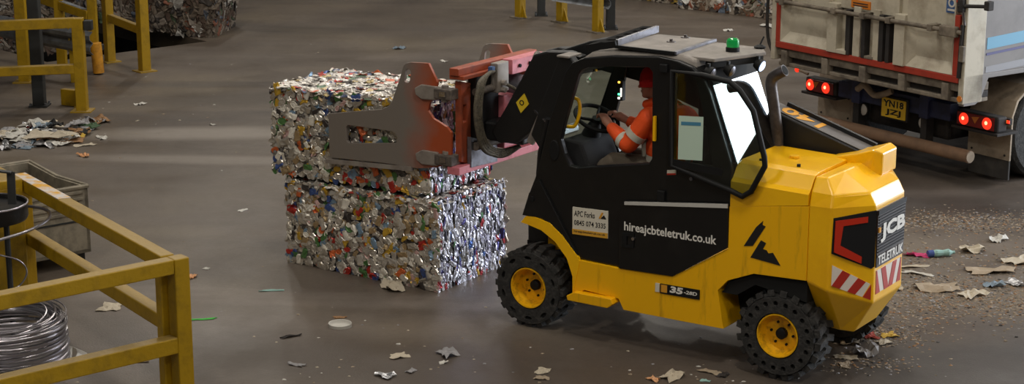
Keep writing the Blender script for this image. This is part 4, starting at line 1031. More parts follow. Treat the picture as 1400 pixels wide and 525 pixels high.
# wheels
def lorry_wheel(a, b, side):
    w = lb(MB().lathe((a, b, .5), (side, 0, 0), [(.27, -.10), (.30, 0), (.46, .0), (.495, -.03), (.5, -.06), (.5, -.26), (.47, -.29), (.47, -.32), (.5, -.35), (.5, -.53), (.46, -.56), (.2, -.56)], 36), 'wheel', 'tyre_rubber', smooth=35)
    r = lb(MB().lathe((a, b, .5), (side, 0, 0), [(.30, -.005), (.28, -.02), (.26, -.13), (.16, -.15), (.14, -.04), (.10, -.02), (0, -.02)], 28), 'rim', 'lorry_dirt', w, smooth=35)
    for i in range(10):
        an = 2*PI*i/10; y, z = b + .20*math.cos(an), .5 + .20*math.sin(an)
        lb(MB().cyl((a - side*.145, y, z), (a - side*.11, y, z), .014, 6), 'wheel_nut', 'chassis_dark', w)
lorry_wheel(.06, 1.32, 1); lorry_wheel(-2.60, 1.32, -1); lorry_wheel(.06, 5.4, 1); lorry_wheel(-2.60, 5.4, -1)
lb(MB().cyl((-2.2, 1.32, .5), (-.3, 1.32, .5), .11, 14), 'axle', 'chassis_dark')
lb(MB().cyl((-2.2, 5.4, .5), (-.3, 5.4, .5), .09, 14), 'axle', 'chassis_dark')
lb(MB().box(-2.5, .04, 2.2, 4.6, .5, 1.0), 'side_tank', 'chassis_dark', bevel=.04)
cab_ = lb(MB().box(-2.5, .04, 7.65, 9.6, .6, 3.3), 'lorry_cab', 'lorry_side', bevel=.08)
lorry_wheel(.04, 8.6, 1); lorry_wheel(-2.54, 8.6, -1)
lb(MB().tube(smoothpath([(-2.68, .05, 2.0), (-2.75, .04, 1.6), (-2.72, .03, 1.2), (-2.60, .03, 1.0)]), .018, 8), 'hanging_cable', 'chassis_dark', smooth=60)
# ------------------------------------------------------------------ railings and guards
def dusty_top(name, col, amount):
    """settled dust on the upward faces, broken by noise"""
    nt = MATS[name].node_tree; b = nt.nodes['Principled BSDF']; src = b.inputs['Base Color'].links[0].from_socket
    g = nt.nodes.new('ShaderNodeNewGeometry'); sp = nt.nodes.new('ShaderNodeSeparateXYZ'); nt.links.new(g.outputs['True Normal'], sp.inputs[0])
    r = nt.nodes.new('ShaderNodeMapRange'); r.inputs['From Min'].default_value = .7; r.inputs['From Max'].default_value = .95; r.inputs['To Max'].default_value = amount
    nt.links.new(sp.outputs['Z'], r.inputs[0])
    mx = nt.nodes.new('ShaderNodeMixRGB'); mx.inputs[2].default_value = col
    nt.links.new(r.outputs[0], mx.inputs[0]); nt.links.new(src, mx.inputs[1]); nt.links.new(mx.outputs[0], b.inputs['Base Color'])
mat('rail_yellow', srgb(166, 131, 2), 0.5, 0, srgb(104, 82, 14), 6, .5, .85, bump=.15, bscale=30)
dusty_top('rail_yellow', srgb(134, 116, 84), .55)
mat('rail_worn', srgb(196, 190, 186), 0.5, 0, srgb(206, 152, 22), 9, .45, .6)
mat('column_dark', srgb(44, 46, 46), 0.6, 0, srgb(30, 30, 30), 5)
mat('armco_grey', srgb(122, 126, 132), 0.5, 0.4, srgb(84, 84, 86), 5)
mat('crate_grey', srgb(146, 137, 120), 0.75, 0, srgb(92, 86, 76), 6, .4, .7)
mat('wire_metal', srgb(170, 166, 172), 0.3, 0.9)
mat('tray_black', srgb(26, 26, 27), 0.35, 0.3, srgb(60, 56, 54), 12, .5, .75)
mat('film_clear', srgb(150, 146, 140), 0.3)
def rail_set(name, posts, rails, label, box=.10, group=None, m='rail_yellow', h=1.1, feet=True):
    """posts: (x, y, z1, size); rails: (p0, p1, width, height)"""
    r = root(name, (posts[0][0], posts[0][1], 0), 0, label, 'railing', group)
    ox, oy = posts[0][0], posts[0][1]
    T = lambda p: (p[0] - ox, p[1] - oy, p[2])
    for (x, y, z1, d, sz) in posts:
        d = Vector((d[0], d[1], 0)).normalized(); n = V(-d.y, d.x, 0); c = V(x, y, 0)
        mb = MB(); lo_ = [c + d*(a*sz/2) + n*(b*sz/2) for a, b in ((-1,-1),(1,-1),(1,1),(-1,1))]
        mb.loft([[p for p in lo_], [p + V(0,0,z1) for p in lo_]]).build('post', m, r, T, bevel=.008)
        if feet:
            f = [c + d*(a*sz*.95) + n*(b*sz*.95) for a, b in ((-1,-1),(1,-1),(1,1),(-1,1))]
            MB().loft([f, [p + V(0,0,.014) for p in f]]).build('base_plate', m, r, T)
    for (p0, p1, w, hh) in rails: MB().beam(p0, p1, w, hh).build('rail', m, r, T, bevel=.008)
    return r, T
dA = V(-1.57, 2.28, 0).normalized(); dB = V(-.79, -.66, 0).normalized()
pA = V(-2.30, 11.66, 0); qA = V(-3.84, 13.90, 0)
r, T = rail_set('railing', [(pA.x, pA.y, 1.0, dA, .10), (qA.x + .04, qA.y - .06, 1.0, dA, .11)],
    [(pA - dA*.06 + V(0,0,1.05), qA + V(0,0,1.05), .10, .10), (pA + V(0,0,.63), qA + V(0,0,.63), .10, .10)], 'scuffed yellow railing running back past the grey crate and wire coil')
MB().box(-.055, .055, -.0, .95, 0, .006).build('worn_patch', 'rail_worn', r, lambda p: tuple((qA - pA) * 0 + Vector(T(qA - dA*.96 + V(0,0,1.0985))) + dA*p[1] + V(-dA.y, dA.x, 0)*p[0]*.9 + V(0,0,p[2])))
MB().box(-.052, -.0515, 0, .14, -.08, 0).build('tape_patch', 'column_dark', r, lambda p: tuple(Vector(T(qA - dA*1.12 + V(0,0,1.10))) + dA*p[1] + V(dA.y, -dA.x, 0)*(-p[0]) + V(0,0,p[2])))
MB().cyl((0, 0, 0), (.012, 0, 0), .03, 10).build('rail_bolt', 'armco_grey', r, lambda p: tuple(Vector(T(qA - dA*.12 + V(0,0,1.055))) + V(dA.y, -dA.x, 0)*(.05 + p[0]) + dA*p[1] + V(0,0,p[2])))
pB = V(-2.19, 11.57, 0); qB = pB + dB*2.2
rail_set('railing', [(pB.x, pB.y, 1.1, dB, .11), (qB.x, qB.y, 1.0, dB, .11)],
    [(pB + dB*.055 + V(0,0,1.05), qB + V(0,0,1.05), .10, .10), (pB + dB*.05 + V(0,0,.51), qB + V(0,0,.51), .10, .11)], 'bent yellow corner railing nearest the camera, in front of the wire coil')
# back left railing
rail_set('railing', [(-5.17, 21.70, 1.13, (1, 0), .13), (-8.2, 21.2, 1.1, (1, 0), .13)],
    [((-5.20, 21.69, 1.075), (-8.4, 21.2, 1.02), .10, .12), ((-5.22, 21.69, .52), (-8.4, 21.2, .48), .10, .11)], 'yellow two-bar railing beside the dark column and rubbish heap')
rail_set('railing', [(-5.26, 21.95, .85, (1, 0), .06)], [((-5.26, 21.98, .10), (-5.50, 22.10, .10), .08, .2)], 'short yellow stub post right behind the two-bar railing')
o = tag(MB().box(-.05, .05, -.05, .05, 0, .12).build('end_cap', 'column_dark', None, bevel=.01), 'black rubber buffer on the end of the two-bar railing', 'buffer')
o.location = (-5.05, 21.72, .98)
def column(x, y, s_, h, label, lean=0):
    rr_ = root('column_post', (x, y, 0), 0, label, 'post')
    MB().box(-s_/2, s_/2, -s_/2, s_/2, 0, h).build('shaft', 'column_dark', rr_, bevel=.01)
    MB().box(-s_*.8, s_*.8, -s_*.8, s_*.8, 0, .02).build('base_plate', 'column_dark', rr_)
    for a in (-1, 1):
        for b in (-1, 1): MB().cyl((a*s_*.65, b*s_*.65, .02), (a*s_*.65, b*s_*.65, .05), .015, 6).build('anchor_bolt', 'armco_grey', rr_)
    return rr_
column(-5.76, 22.0, .14, 3.2, 'tall dark grey steel column rising behind the left two-bar railing')
# armco guard behind
def armco(p0, p1, z, label, ends):
    p0 = V(*p0); p1 = V(*p1); d = (p1 - p0).normalized(); n = V(-d.y, d.x, 0)
    rr_ = root('crash_barrier', (p0.x, p0.y, 0), 0, label, 'barrier')
    T = lambda p: (p[0] - p0.x, p[1] - p0.y, p[2])
    prof = [(0, 0), (.05, .05), (.05, .10), (0, .15), (.05, .20), (.05, .25), (0, .30)]
    lo_ = [[q + n*a + V(0, 0, z + b) for a, b in prof] + [q + n*(a - .008) + V(0, 0, z + b) for a, b in reversed(prof)] for q in (p0, p1)]
    MB().loft(lo_).build('beam', 'armco_grey', rr_, T)
    for q in ends:
        c = p0 + d*q - n*.05
        MB().box(c.x - .05, c.x + .05, c.y - .05, c.y + .05, 0, z + .32).build('post', 'rail_yellow', rr_, T, bevel=.006)
    return rr_
armco((-5.35, 23.2, 0), (-6.9, 24.6, 0), .42, 'grey corrugated crash barrier behind the dark column', (.5, 1.6))
# yellow posts round the pit
g1 = V(-4.94, 24.37, 0); g2 = V(-5.56, 25.10, 0)
gd_ = (g2 - g1).normalized()
r, T = rail_set('railing', [(g1.x, g1.y, 1.6, gd_, .13), (g2.x, g2.y, 1.6, gd_, .12)], [(g1 + V(0,0,.55), g2 + V(0,0,.62), .08, .11), (g1 + V(0,0,1.35), g2 + V(0,0,1.4), .08, .11)], 'tall yellow railing of two posts at the edge of the pit')
# swing bar with its tube
r = root('swing_gate', (-5.62, 24.3, 0), 0, 'yellow swing gate bar with orange-yellow hinge tube beside the pit', 'gate')
MB().cyl((.11, -.15, .02), (.09, -.15, .42), .075, 14).build('hinge_tube', mat('tube_yellow', srgb(214, 150, 40), .5, 0, srgb(150, 100, 30), 8), r, smooth=40)
MB().box(-.02, .10, -.08, .02, .38, 1.4).build('gate_post', 'rail_yellow', r, bevel=.01)
MB().beam((0, -.05, .78), (-1.3, .9, 1.02), .10, .12).build('gate_arm', 'rail_yellow', r, bevel=.01)
MB().beam((-.05, -.02, .848), (-1.1, .76, 1.05), .08, .008).build('arm_plate', 'armco_grey', r)
MB().box(.02, .16, -.06, .04, .30, .38).build('hinge_bracket', 'column_dark', r, bevel=.01)
rail_set('railing', [(-6.35, 23.6, 1.3, (1, 0), .14), (-6.1, 24.6, 1.3, (1, 0), .12)], [((-6.35, 23.6, 1.2), (-8.0, 24.4, 1.2), .1, .1)], 'yellow railing half hidden behind the dark column and two-bar railing')
# centre guard at the top of the picture
cd = V(1.18, -1.54, 0).normalized()
for i, ((x, y), hgt, lab) in enumerate((((.13, 29.1), 1.0, 'leftmost yellow guard post at the far side of the hall'), ((.78, 28.68), 1.0, 'middle yellow guard post under the grey barrier beam'), ((1.30, 27.65), 1.0, 'right yellow guard post just beyond the cab roof'))):
    rr_ = root('guard_post', (x, y, 0), math.atan2(cd.y, cd.x), lab, 'post', 'far yellow guard posts')
    MB().box(-.07, .07, -.06, .06, .0, hgt).build('shaft', 'rail_yellow', rr_, bevel=.008)
    MB().box(-.13, .13, -.12, .12, 0, .02).build('base_plate', 'lorry_dirt', rr_)
    MB().add([(.07, -.012, .02), (.16, -.012, .02), (.07, -.012, .22), (.07, .012, .02), (.16, .012, .02), (.07, .012, .22)], [(0,1,2),(5,4,3),(0,3,4,1),(1,4,5,2),(2,5,3,0)]).build('gusset', 'rail_yellow', rr_)
armco((.62, 28.5, 0), (1.46, 27.6, 0), .36, 'grey barrier beam joining the far guard posts', ())
column(.47, 29.35, .13, 2.2, 'dark square column between the two far left guard posts')
column(1.51, 27.98, .14, 2.2, 'dark square column right of the far guard posts')

# ------------------------------------------------------------------ crate, wire coil, tray stand
cX = V(.621, .784, 0); cN = V(-.784, .621, 0)        # crate directions on the floor (long side back-left)
K = V(-3.60, 15.12, 0)
e1 = V(-.625, .781, 0); e2 = V(-.781, -.625, 0)
cr = root('crate', (K.x, K.y, 0), math.atan2(e1.y, e1.x), 'dented grey open-topped crate behind the yellow railing', 'crate')
L1, W1, Z0, Z1 = 1.15, 0.95, .12, .70
wall = .03
def crw(name, prof, conv, t0, t1, **k): return MB().plate(prof, [], conv, t0, t1).build(name, 'crate_grey', cr, **k)
crw('side_wall', [(0, Z0), (L1, Z0), (L1, Z1), (L1*.5, Z1 - .03), (0, Z1)], lambda a, b, t: (a, t, b), -.0, wall)
crw('side_wall', [(0, Z0), (L1, Z0), (L1, Z1), (0, Z1)], lambda a, b, t: (a, t, b), W1 - wall, W1)
crw('end_wall', [(0, Z0), (W1, Z0), (W1, Z1), (0, Z1)], lambda a, b, t: (t, a, b), 0, wall)
crw('end_wall', [(0, Z0), (W1, Z0), (W1, Z1), (0, Z1)], lambda a, b, t: (t, a, b), L1 - wall, L1)
MB().box(0, L1, 0, W1, Z0, Z0 + .03).build('base', 'crate_grey', cr)
rim_ = [(0, 0, Z1), (L1*.5, 0, Z1 - .03), (L1, 0, Z1), (L1, W1, Z1), (0, W1, Z1)]
MB().tube(rim_, .02, 6, closed=True).build('rim', 'crate_grey', cr)
for z in (.48, .54, .60, .655): MB().box(-.012, .0, .05, W1 - .05, z - .014, z + .014).build('rib', 'crate_grey', cr, bevel=.004)
MB().box(-.006, .0, .0, W1, .40, .415).build('seam', 'column_dark', cr)
for a in (.04, L1 - .14):
    for b in (.04, W1 - .14): MB().box(a, a + .10, b, b + .10, 0, Z0).build('foot', 'column_dark', cr)
cc = V(-3.66, 12.62, 0)
co = root('wire_coil', tuple(cc), 0, 'coil of shiny baling wire on the floor behind the yellow corner railing', 'wire coil')
rw = random.Random(3)
for lay in range(9):
    for q, rad in enumerate((.43, .395)):
        if q and lay < 7: continue
        z = .022 + lay*.034; ph = rw.random()*6; ex = rw.uniform(-.008, .008)
        P = [((rad + ex + .004*math.sin(3*t + ph))*math.cos(t), (rad + ex + .004*math.sin(2*t + ph))*math.sin(t), z + .006*math.sin(t*2 + ph)) for t in [2*PI*i/40 for i in range(40)]]
        MB().tube(P, .0165, 6, closed=True).build('wire_turn', 'wire_metal', co, smooth=60)
for q in range(16):
    rad = .44 - q*.011 + rw.uniform(-.006, .006); ph = rw.random()*6; z = .325 + .015*math.sin(q)
    tx = rw.uniform(-.03, .03); ty = rw.uniform(-.02, .04)
    P = [(rad*math.cos(t) + .012*math.sin(ph), rad*math.sin(t), z + tx*math.cos(t) + ty*math.sin(t)) for t in [2*PI*i/44 for i in range(44)]]
    MB().tube(P, .006, 5, closed=True).build('wire_turn', 'wire_metal', co, smooth=60)
o = tag(MB().loft([[(cc.x + (.50 + .03*math.sin(5*t))*math.cos(t) + .05, cc.y + (.50 + .03*math.sin(5*t))*math.sin(t), .0) for t in [2*PI*i/30 for i in range(30)]], [(cc.x + .47*math.cos(t) + .03, cc.y + .47*math.sin(t), .03 + .012*math.sin(t*6)) for t in [2*PI*i/30 for i in range(30)]]]).build('plastic_film', 'film_clear'), 'crumpled pale plastic film under the wire coil', 'film')
tc_ = V(-3.88, 13.12, 0)
ts = root('wire_stand', tuple(tc_), 0, 'black round wire tray on a post with looped wire, at the left edge', 'stand')
MB().lathe((0, 0, .94), (0, 0, 1), [(0, 0), (.29, 0), (.30, .02), (.30, .12), (.29, .12), (.285, .09), (0, .09)], 32).build('tray', 'tray_black', ts, smooth=40)
MB().tube([(.30*math.cos(2*PI*i/40), .30*math.sin(2*PI*i/40), 1.06) for i in range(40)], .008, 6, closed=True).build('tray_rim', 'wire_metal', ts, smooth=60)
MB().cyl((.14, 0, 0), (.14, 0, .95), .022, 8).build('post', 'column_dark', ts)
MB().box(-.02, .25, -.15, .15, 0, .015).build('base_plate', 'column_dark', ts)
MB().beam((.20, -.02, 1.06), (.20, 0, 1.30), .06, .012, (0, 1, 0)).beam((.205, 0, 1.295), (-.5, .05, 1.38), .05, .012).build('bracket', 'column_dark', ts)
MB().tube(smoothpath([(-.5, -.1, .83), (-.1, -.33, .82), (.28, -.20, .88), (.44, .0, .93), (.40, .16, .97), (.15, .26, .98), (-.2, .28, .97)], 8), .012, 6).build('wire_loop', 'wire_metal', ts, smooth=60)
MB().tube(smoothpath([(-.3, -.2, .86), (.0, -.1, .72), (.22, .0, .62), (.26, .0, .5), (.12, -.05, .40), (-.3, -.1, .44)], 8), .007, 6).build('wire_loop', 'wire_metal', ts, smooth=60)
yb = root('yellow_cabinet', (-4.05, 13.75, 0), math.atan2(dA.y, dA.x), 'yellow steel cabinet at the left edge behind the wire tray stand', 'cabinet')
MB().box(-.25, .25, -.2, .2, .05, 1.12).build('body', 'rail_yellow', yb, bevel=.01)
MB().box(-.255, -.25, -.17, .17, .12, 1.05).build('door', 'rail_yellow', yb, bevel=.003)
MB().box(-.275, -.255, .10, .13, .55, .68).build('handle', 'column_dark', yb)
MB().box(-.23, .23, -.18, .18, 0, .05).build('plinth', 'column_dark', yb)

# ------------------------------------------------------------------ mixed waste bales in the background
def waste_bale(loc, rz, l, w, h, label, tilt=(0, 0), step=.085, npr=300, WASTE=WASTE):
    x, y = l/2, w/2
    F = [((-x, -y, 0), (1, 0, 0), l, (0, 0, 1), h, WASTE, step, step*.8, ('sheet', 'sheet', 'body'), step*1.9, step*1.3, None, 2),
         ((x, -y, 0), (0, 1, 0), w, (0, 0, 1), h, WASTE, step, step*.8, ('sheet', 'sheet', 'body'), step*1.9, step*1.3, None, 1.5),
         ((-x, -y, h), (1, 0, 0), l, (0, 1, 0), w, WASTE, step*1.2, step*1.2, ('sheet',), step*1.9, step*1.4, None, .6),
         ((-x, y, 0), (0, -1, 0), w, (0, 0, 1), h, WASTE, step*1.2, step, ('sheet',), step*2, step*1.4, None, 1.0)]
    return bale('waste_bale', loc, rz, (l, w, h), label, 'bale', F, 'waste_core', npr, None, 'waste_scrap', 'waste_scrap_mass', tilt)
waste_bale((-5.32, 27.85, .10), math.radians(-8), 1.95, 1.2, 1.1, 'brown mixed-waste bale tipped over the edge of the pit', (0, math.radians(7)), WASTE=WASTE_D)
waste_bale((-7.3, 27.2, -.1), math.radians(6), 1.7, 1.3, 1.3, 'brown mixed-waste bale left of the tipped bale, behind the yellow gate', (0, 0), WASTE=WASTE_D)
waste_bale((2.62, 31.5, 0), math.radians(-40), 1.66, 1.2, 1.2, 'pale mixed-waste bale at the far left end of the waste wall', step=.10)
waste_bale((3.75, 30.1, 0), math.radians(-40), 1.66, 1.2, 1.2, 'pale mixed-waste bale in the middle of the far waste wall', step=.10)
waste_bale((5.0, 28.9, 0), math.radians(-40), 1.66, 1.2, 1.2, 'pale mixed-waste bale of the waste wall behind the lorry corner', step=.10)
# ------------------------------------------------------------------ litter on the floor
LIT = {'white': (222, 218, 210), 'beige': (178, 160, 136), 'orange': (226, 168, 120), 'grey': (150, 148, 150), 'green': (72, 190, 72), 'brown': (150, 112, 76), 'dark': (52, 46, 44), 'pink': (206, 60, 120), 'blue': (62, 84, 150), 'bluegrey': (130, 146, 160), 'silver': (200, 200, 204), 'yellow': (206, 168, 60), 'teal': (150, 190, 182), 'black': (28, 26, 26), 'leaf': (64, 92, 60), 'red': (168, 60, 46), 'cream': (206, 194, 172), 'dust': (140, 126, 107)}
for k_, c_ in LIT.items(): mat('litter_' + k_, srgb(*[int(q_*(.86 if k_ in ('white', 'cream', 'beige', 'silver') else .92)) for q_ in c_]), .35 if k_ == 'silver' else .7, .8 if k_ == 'silver' else 0)
def sheet(sx, sy, rough, seed, thick=.004, g=7):
    """a crumpled sheet with ragged outline lying on z = 0"""
    rs = np.random.default_rng(seed); mb = MB(); P = []
    ph = rs.uniform(0, 6, 6)
    for i in range(g):
        for j in range(g):
            u, v = i/(g-1) - .5, j/(g-1) - .5
            k = 1 + .16*math.sin(3*math.atan2(v, u) + ph[0]) + .10*math.sin(5*math.atan2(v, u) + ph[1])
            z = rough*(.5 + .5*math.sin(4.5*u + ph[2])*math.cos(5*v + ph[3])) + rs.normal(0, rough*.28)
            P.append((u*sx*k + rs.normal(0, sx*.02), v*sy*k + rs.normal(0, sy*.02), max(z, .001)))
    fs = []
    for i in range(g-1):
        for j in range(g-1):
            a = i*g + j; fs += [(a, a+g, a+g+1, a+1)]
    N = len(P); Q = [(p[0], p[1], p[2] + thick) for p in P]
    edge = [i*g for i in range(g)] + [(g-1)*g + j for j in range(1, g)] + [i*g + g-1 for i in range(g-2, -1, -1)] + [j for j in range(g-2, 0, -1)]
    sd = [(edge[k], edge[(k+1) % len(edge)], edge[(k+1) % len(edge)] + N, edge[k] + N) for k in range(len(edge))]
    mb.add(P + Q, [tuple(reversed(f)) for f in fs] + [tuple(x + N for x in f) for f in fs] + sd)
    return mb
seed_ = [100]
def litter(x, y, sx, sy, rough, col, label, rz=None, z=0.0, name='paper_scrap', cat='litter', group=None, tilt=0.0):
    seed_[0] += 1; rough *= .62
    o = sheet(sx, sy, rough, seed_[0]).build(name, 'litter_' + col)
    o.location = (x, y, z); o.rotation_euler = (tilt, 0, rz if rz is not None else seed_[0]*1.7)
    return tag(o, label, cat, group)
litter(-4.60, 20.18, .16, .10, .03, 'white', 'white paper scrap on the floor right of the rubbish heap')
litter(-4.72, 19.80, .22, .09, .02, 'cream', 'flat cream paper strip at the right foot of the rubbish heap')
litter(-4.60, 19.26, .14, .08, .05, 'orange', 'orange and white wrapper in front of the rubbish heap')
litter(-4.56, 22.09, .14, .08, .03, 'white', 'small white scrap on the floor near the yellow gate')
litter(-3.48, 20.89, .07, .04, .015, 'white', 'tiny white scrap on the pale floor streak')
litter(-2.57, 16.96, .10, .05, .01, 'white', 'small white scrap left of the lower bale')
litter(-2.60, 15.0, .05, .05, .01, 'white', 'white speck left of the near bale corner')
litter(-2.68, 14.75, .10, .06, .03, 'orange', 'orange-tipped white scrap left of the lower bale')
litter(-1.97, 14.37, .18, .03, .012, 'teal', 'thin pale strip lying in front of the lower bale', 0.15, name='plastic_strip')
litter(-2.40, 13.62, .18, .03, .006, 'green', 'bright green strip beside the corner railing post', 0.2, name='plastic_strip')
o = MB().lathe((0, 0, 0), (0, 0, 1), [(0, .006), (.07, .006), (.078, .012), (.085, .030), (.09, .032), (.088, .0), (0, .0)], 20).build('jar_lid', 'litter_white', smooth=40)
o.location = (-1.32, 13.44, 0); o.rotation_euler = (.12, 0, 0); o.scale = (1, .8, 1); tag(o, 'white oval plastic lid on open floor below the bales', 'lid')
litter(-1.34, 13.66, .09, .05, .01, 'brown', 'small brown scrap just behind the white lid')
litter(-1.67, 13.19, .16, .025, .02, 'dark', 'dark twisted strip left of the white lid', .5, name='rubber_strip')
litter(-.83, 12.74, .13, .10, .02, 'cream', 'cream paper flake below the bale corner')
litter(-.47, 12.79, .16, .12, .045, 'grey', 'crumpled grey foil left of the front wheel', name='foil_scrap')
litter(-.50, 12.60, .06, .04, .02, 'white', 'tiny white piece by the crumpled grey foil')
litter(-.90, 12.32, .14, .09, .03, 'silver', 'flattened silver can end at the bottom edge of the photo', name='can_end')
litter(-.72, 12.42, .08, .05, .02, 'grey', 'grey flake right of the flattened silver can end')
litter(-1.56, 12.56, .12, .05, .015, 'grey', 'small twisted grey scrap on the lower left floor')
litter(.22, 12.42, .12, .09, .015, 'cream', 'round cream card piece below the front wheel')
litter(.21, 12.27, .10, .06, .02, 'beige', 'beige crumb at the bottom edge below the front wheel')
litter(-3.19, 13.92, .20, .16, .02, 'cream', 'torn cream carton seen through the corner railing', name='carton_piece')
litter(-2.77, 12.68, .26, .12, .02, 'beige', 'torn beige carton on the floor beside the bent railing post', name='carton_piece')
litter(-.98, 14.46, .26, .16, .07, 'cream', 'pale crumpled wrapper at the foot of the lower bale', name='wrapper')
litter(-1.62, 26.15, .16, .10, .06, 'bluegrey', 'blue-grey scrap on the far floor above the bales')
litter(-.95, 25.12, .16, .06, .02, 'white', 'white sliver on the far floor near the clamp')
litter(3.31, 27.8, .14, .10, .04, 'white', 'white scrap on the far floor in front of the waste wall')
litter(4.0, 28.2, .30, .22, .06, 'white', 'white sheet at the foot of the waste wall beside the lorry')
litter(3.53, 15.40, .20, .08, .035, 'pink', 'bright pink plastic piece behind the forklift tail', -.3, name='plastic_piece')
r = root('plastic_bottle', (3.66, 15.36, .035), .2, 'crushed clear bottle with blue cap behind the forklift tail', 'bottle')
MB().lathe((0, 0, 0), (1, 0, 0), [(0, 0), (.028, .002), (.034, .03), (.026, .09), (.034, .14), (.014, .18), (.014, .20)], 10).build('bottle_body', 'litter_teal', r)
MB().lathe((0, 0, 0), (-1, 0, 0), [(.0, .05), (.03, .05), (.032, 0), (0, 0)], 12).build('bottle_cap', 'litter_blue', r)
litter(3.38, 15.05, .34, .05, .02, 'cream', 'long cream paper strip by the forklift tail', .15, name='paper_strip')
litter(3.42, 14.85, .26, .06, .02, 'white', 'white paper strip crossing the cream one by the tail', -.5, name='paper_strip')
litter(4.04, 15.55, .19, .16, .07, 'cream', 'folded cream card standing on the right-hand floor', name='card_piece')
litter(4.05, 14.92, .40, .17, .04, 'beige', 'long beige carton sheet on the right-hand floor', .1, name='carton_sheet')
litter(4.40, 15.22, .32, .19, .04, 'cream', 'cream carton sheet at the right edge of the photo', .4, name='carton_sheet')
litter(3.50, 14.42, .34, .20, .05, 'beige', 'crumpled beige carton behind the rear wheels', .2, name='carton_sheet')
litter(3.74, 14.26, .24, .15, .04, 'cream', 'torn cream sheet beside the crumpled beige carton', .7, name='carton_sheet')
litter(3.12, 14.5, .22, .16, .04, 'cream', 'cream paper heap just behind the rear tyre')
litter(3.98, 14.50, .16, .11, .05, 'bluegrey', 'crumpled clear plastic on the right-hand floor', name='plastic_film')
litter(4.16, 14.55, .18, .10, .05, 'silver', 'shiny foil piece among the right-hand litter', name='foil_scrap')
litter(4.25, 13.9, .20, .12, .03, 'grey', 'grey card piece in the lower right floor', name='card_piece')
litter(4.45, 13.75, .24, .12, .03, 'cream', 'cream card piece at the lower right edge', name='card_piece')
litter(4.35, 15.9, .16, .12, .06, 'white', 'white scrap near the lorry wheel dirt')
litter(4.9, 16.4, .12, .10, .07, 'white', 'white scrap with red corner on the dirt strip')
litter(2.60, 12.80, .17, .15, .09, 'grey', 'crumpled clear plastic bag beside the near rear wheel', name='plastic_film')
litter(2.44, 12.72, .16, .09, .02, 'cream', 'cream card flake beside the near rear wheel')
litter(2.40, 12.55, .13, .07, .015, 'beige', 'beige card flake below the near rear wheel')
litter(2.52, 13.05, .14, .10, .04, 'beige', 'beige paper behind the near rear wheel')
litter(2.70, 13.20, .12, .10, .04, 'red', 'red wrapper under the forklift counterweight', name='wrapper')
litter(2.85, 13.22, .12, .10, .03, 'yellow', 'yellow wrapper under the forklift counterweight', name='wrapper')
litter(2.60, 13.35, .14, .10, .03, 'brown', 'brown paper scrap under the forklift counterweight')
litter(2.78, 13.05, .10, .08, .03, 'cream', 'cream scrap under the forklift counterweight')
litter(1.0, 12.24, .09, .06, .03, 'orange', 'orange peel-like scrap at the bottom edge')
litter(1.14, 12.31, .20, .12, .04, 'cream', 'crumbly cream scrap left of the rear wheel')
litter(1.42, 12.40, .15, .07, .02, 'beige', 'beige scrap against the left of the rear wheel')
litter(1.50, 12.34, .10, .06, .02, 'dark', 'dark scrap left of the rear wheel')
litter(1.36, 12.22, .07, .04, .01, 'teal', 'pale teal chip left of the rear wheel', name='plastic_chip')
# rubbish heap at the left
HEAP = [('silver', 'foil', 7), ('white', 'paper', 9), ('grey', 'plastic', 9), ('black', 'plastic', 3), ('yellow', 'wrapper', 2), ('leaf', 'wrapper', 1), ('cream', 'card', 5), ('bluegrey', 'plastic', 3), ('red', 'wrapper', 1), ('brown', 'card', 4)]
CN = {'silver': 'silver foil', 'white': 'white paper', 'grey': 'grey plastic', 'black': 'black plastic', 'yellow': 'yellow wrapper', 'leaf': 'green wrapper', 'cream': 'cream card', 'bluegrey': 'blue-grey plastic', 'red': 'red wrapper', 'brown': 'brown card'}
rh = random.Random(11); k = 0
for col_, kind_, n_ in HEAP:
    for i in range(n_):
        a = rh.uniform(-1, 1); b = rh.uniform(-1, 1); hh = max(0, 1 - (a*a + b*b))
        x = -5.30 + a*.52 + b*.05; y = 20.30 + b*.62 + a*.25
        litter(x, y, rh.uniform(.14, .30), rh.uniform(.10, .22), rh.uniform(.03, .08), col_, 'crumpled %s scrap in the rubbish heap by the left railing' % CN[col_], z=hh*.10*rh.random(), name=kind_ + '_scrap', group='scraps in the rubbish heap', tilt=rh.uniform(-.2, .2))
litter(-5.15, 20.0, .5, .28, .08, 'cream', 'large pale paper bag in the middle of the rubbish heap', .3, z=.06, name='paper_bag', cat='bag')
litter(-5.45, 20.55, .26, .22, .11, 'white', 'puffed white plastic bag on top of the rubbish heap', z=.05, name='plastic_bag', cat='bag')
litter(-3.50, 12.05, .26, .2, .12, 'silver', 'shiny foil crumple at the lower left edge', name='foil_scrap')
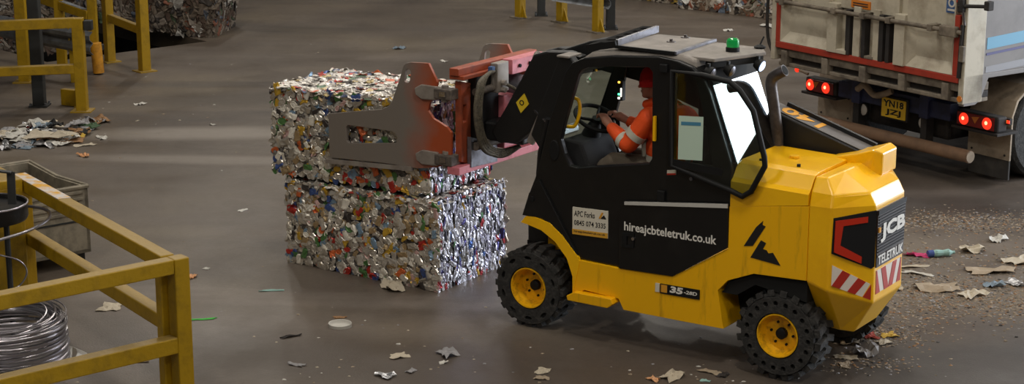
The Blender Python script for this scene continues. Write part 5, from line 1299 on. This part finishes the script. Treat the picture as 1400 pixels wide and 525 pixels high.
# crumbs trodden into the floor: too many and too small to count
def crumbs(name, spots, n, label, cols, smin, smax):
    mats = ['litter_' + c for c in cols]; vs = []; fs = []; mi = []; rs = random.Random(5)
    for i in range(n):
        cx, cy, rx, ry, wgt = spots[rs.choices(range(len(spots)), [s_[4] for s_ in spots])[0]]
        x = rs.gauss(cx, rx); y = rs.gauss(cy, ry); s_ = rs.uniform(smin, smax); a = rs.uniform(0, PI); q = len(vs)
        pts = [(s_*rs.uniform(.6, 1.2)*math.cos(a + t), s_*rs.uniform(.4, .9)*math.sin(a + t)) for t in (0, 1.3, 2.6, 3.9, 5.1)]
        h = s_*rs.uniform(.15, .6)
        vs += [(x + p[0], y + p[1], .001) for p in pts] + [(x + p[0]*.6, y + p[1]*.6, h*rs.uniform(.6, 1)) for p in pts]
        F = [tuple(q + 5 + j for j in range(5))] + [(q + j, q + (j+1) % 5, q + 5 + (j+1) % 5, q + 5 + j) for j in range(5)]
        fs += F; mi += [rs.randrange(len(mats))]*len(F)
    me = bpy.data.meshes.new(name); me.from_pydata(vs, [], fs)
    for m_ in mats: me.materials.append(MATS[m_])
    me.polygons.foreach_set('material_index', mi)
    o = bpy.data.objects.new(name, me); COL.objects.link(o); o['kind'] = 'stuff'; return tag(o, label, 'debris')
crumbs('trodden_debris', [(4.3, 16.5, .7, .22, 4), (3.7, 14.2, .5, .3, 3), (4.3, 14.0, .5, .35, 2.4), (3.4, 15.0, .4, .5, 1.2), (4.4, 15.1, .4, .4, 1.2), (2.75, 13.3, .2, .18, 1.3), (3.1, 14.0, .3, .3, 1.0), (2.5, 12.6, .25, .12, .4)], 9000, 'pale trodden crumbs of broken waste on the floor right of the forklift', ['dust', 'dust', 'brown', 'dust', 'dark', 'dust', 'beige', 'brown', 'dust', 'grey', 'dust', 'dust'], .005, .018)
crumbs('floor_specks', [(-1.0, 14.5, 2.0, 2.5, 3), (-4.5, 21.5, .8, 1.2, 1.2), (1.5, 12.3, .6, .2, 1.0), (-3, 24, 2, 3, 1.0), (0.0, 12.6, 1.2, .3, .8)], 240, 'tiny pale specks scattered over the open concrete', ['white', 'cream', 'beige', 'grey'], .006, .02)
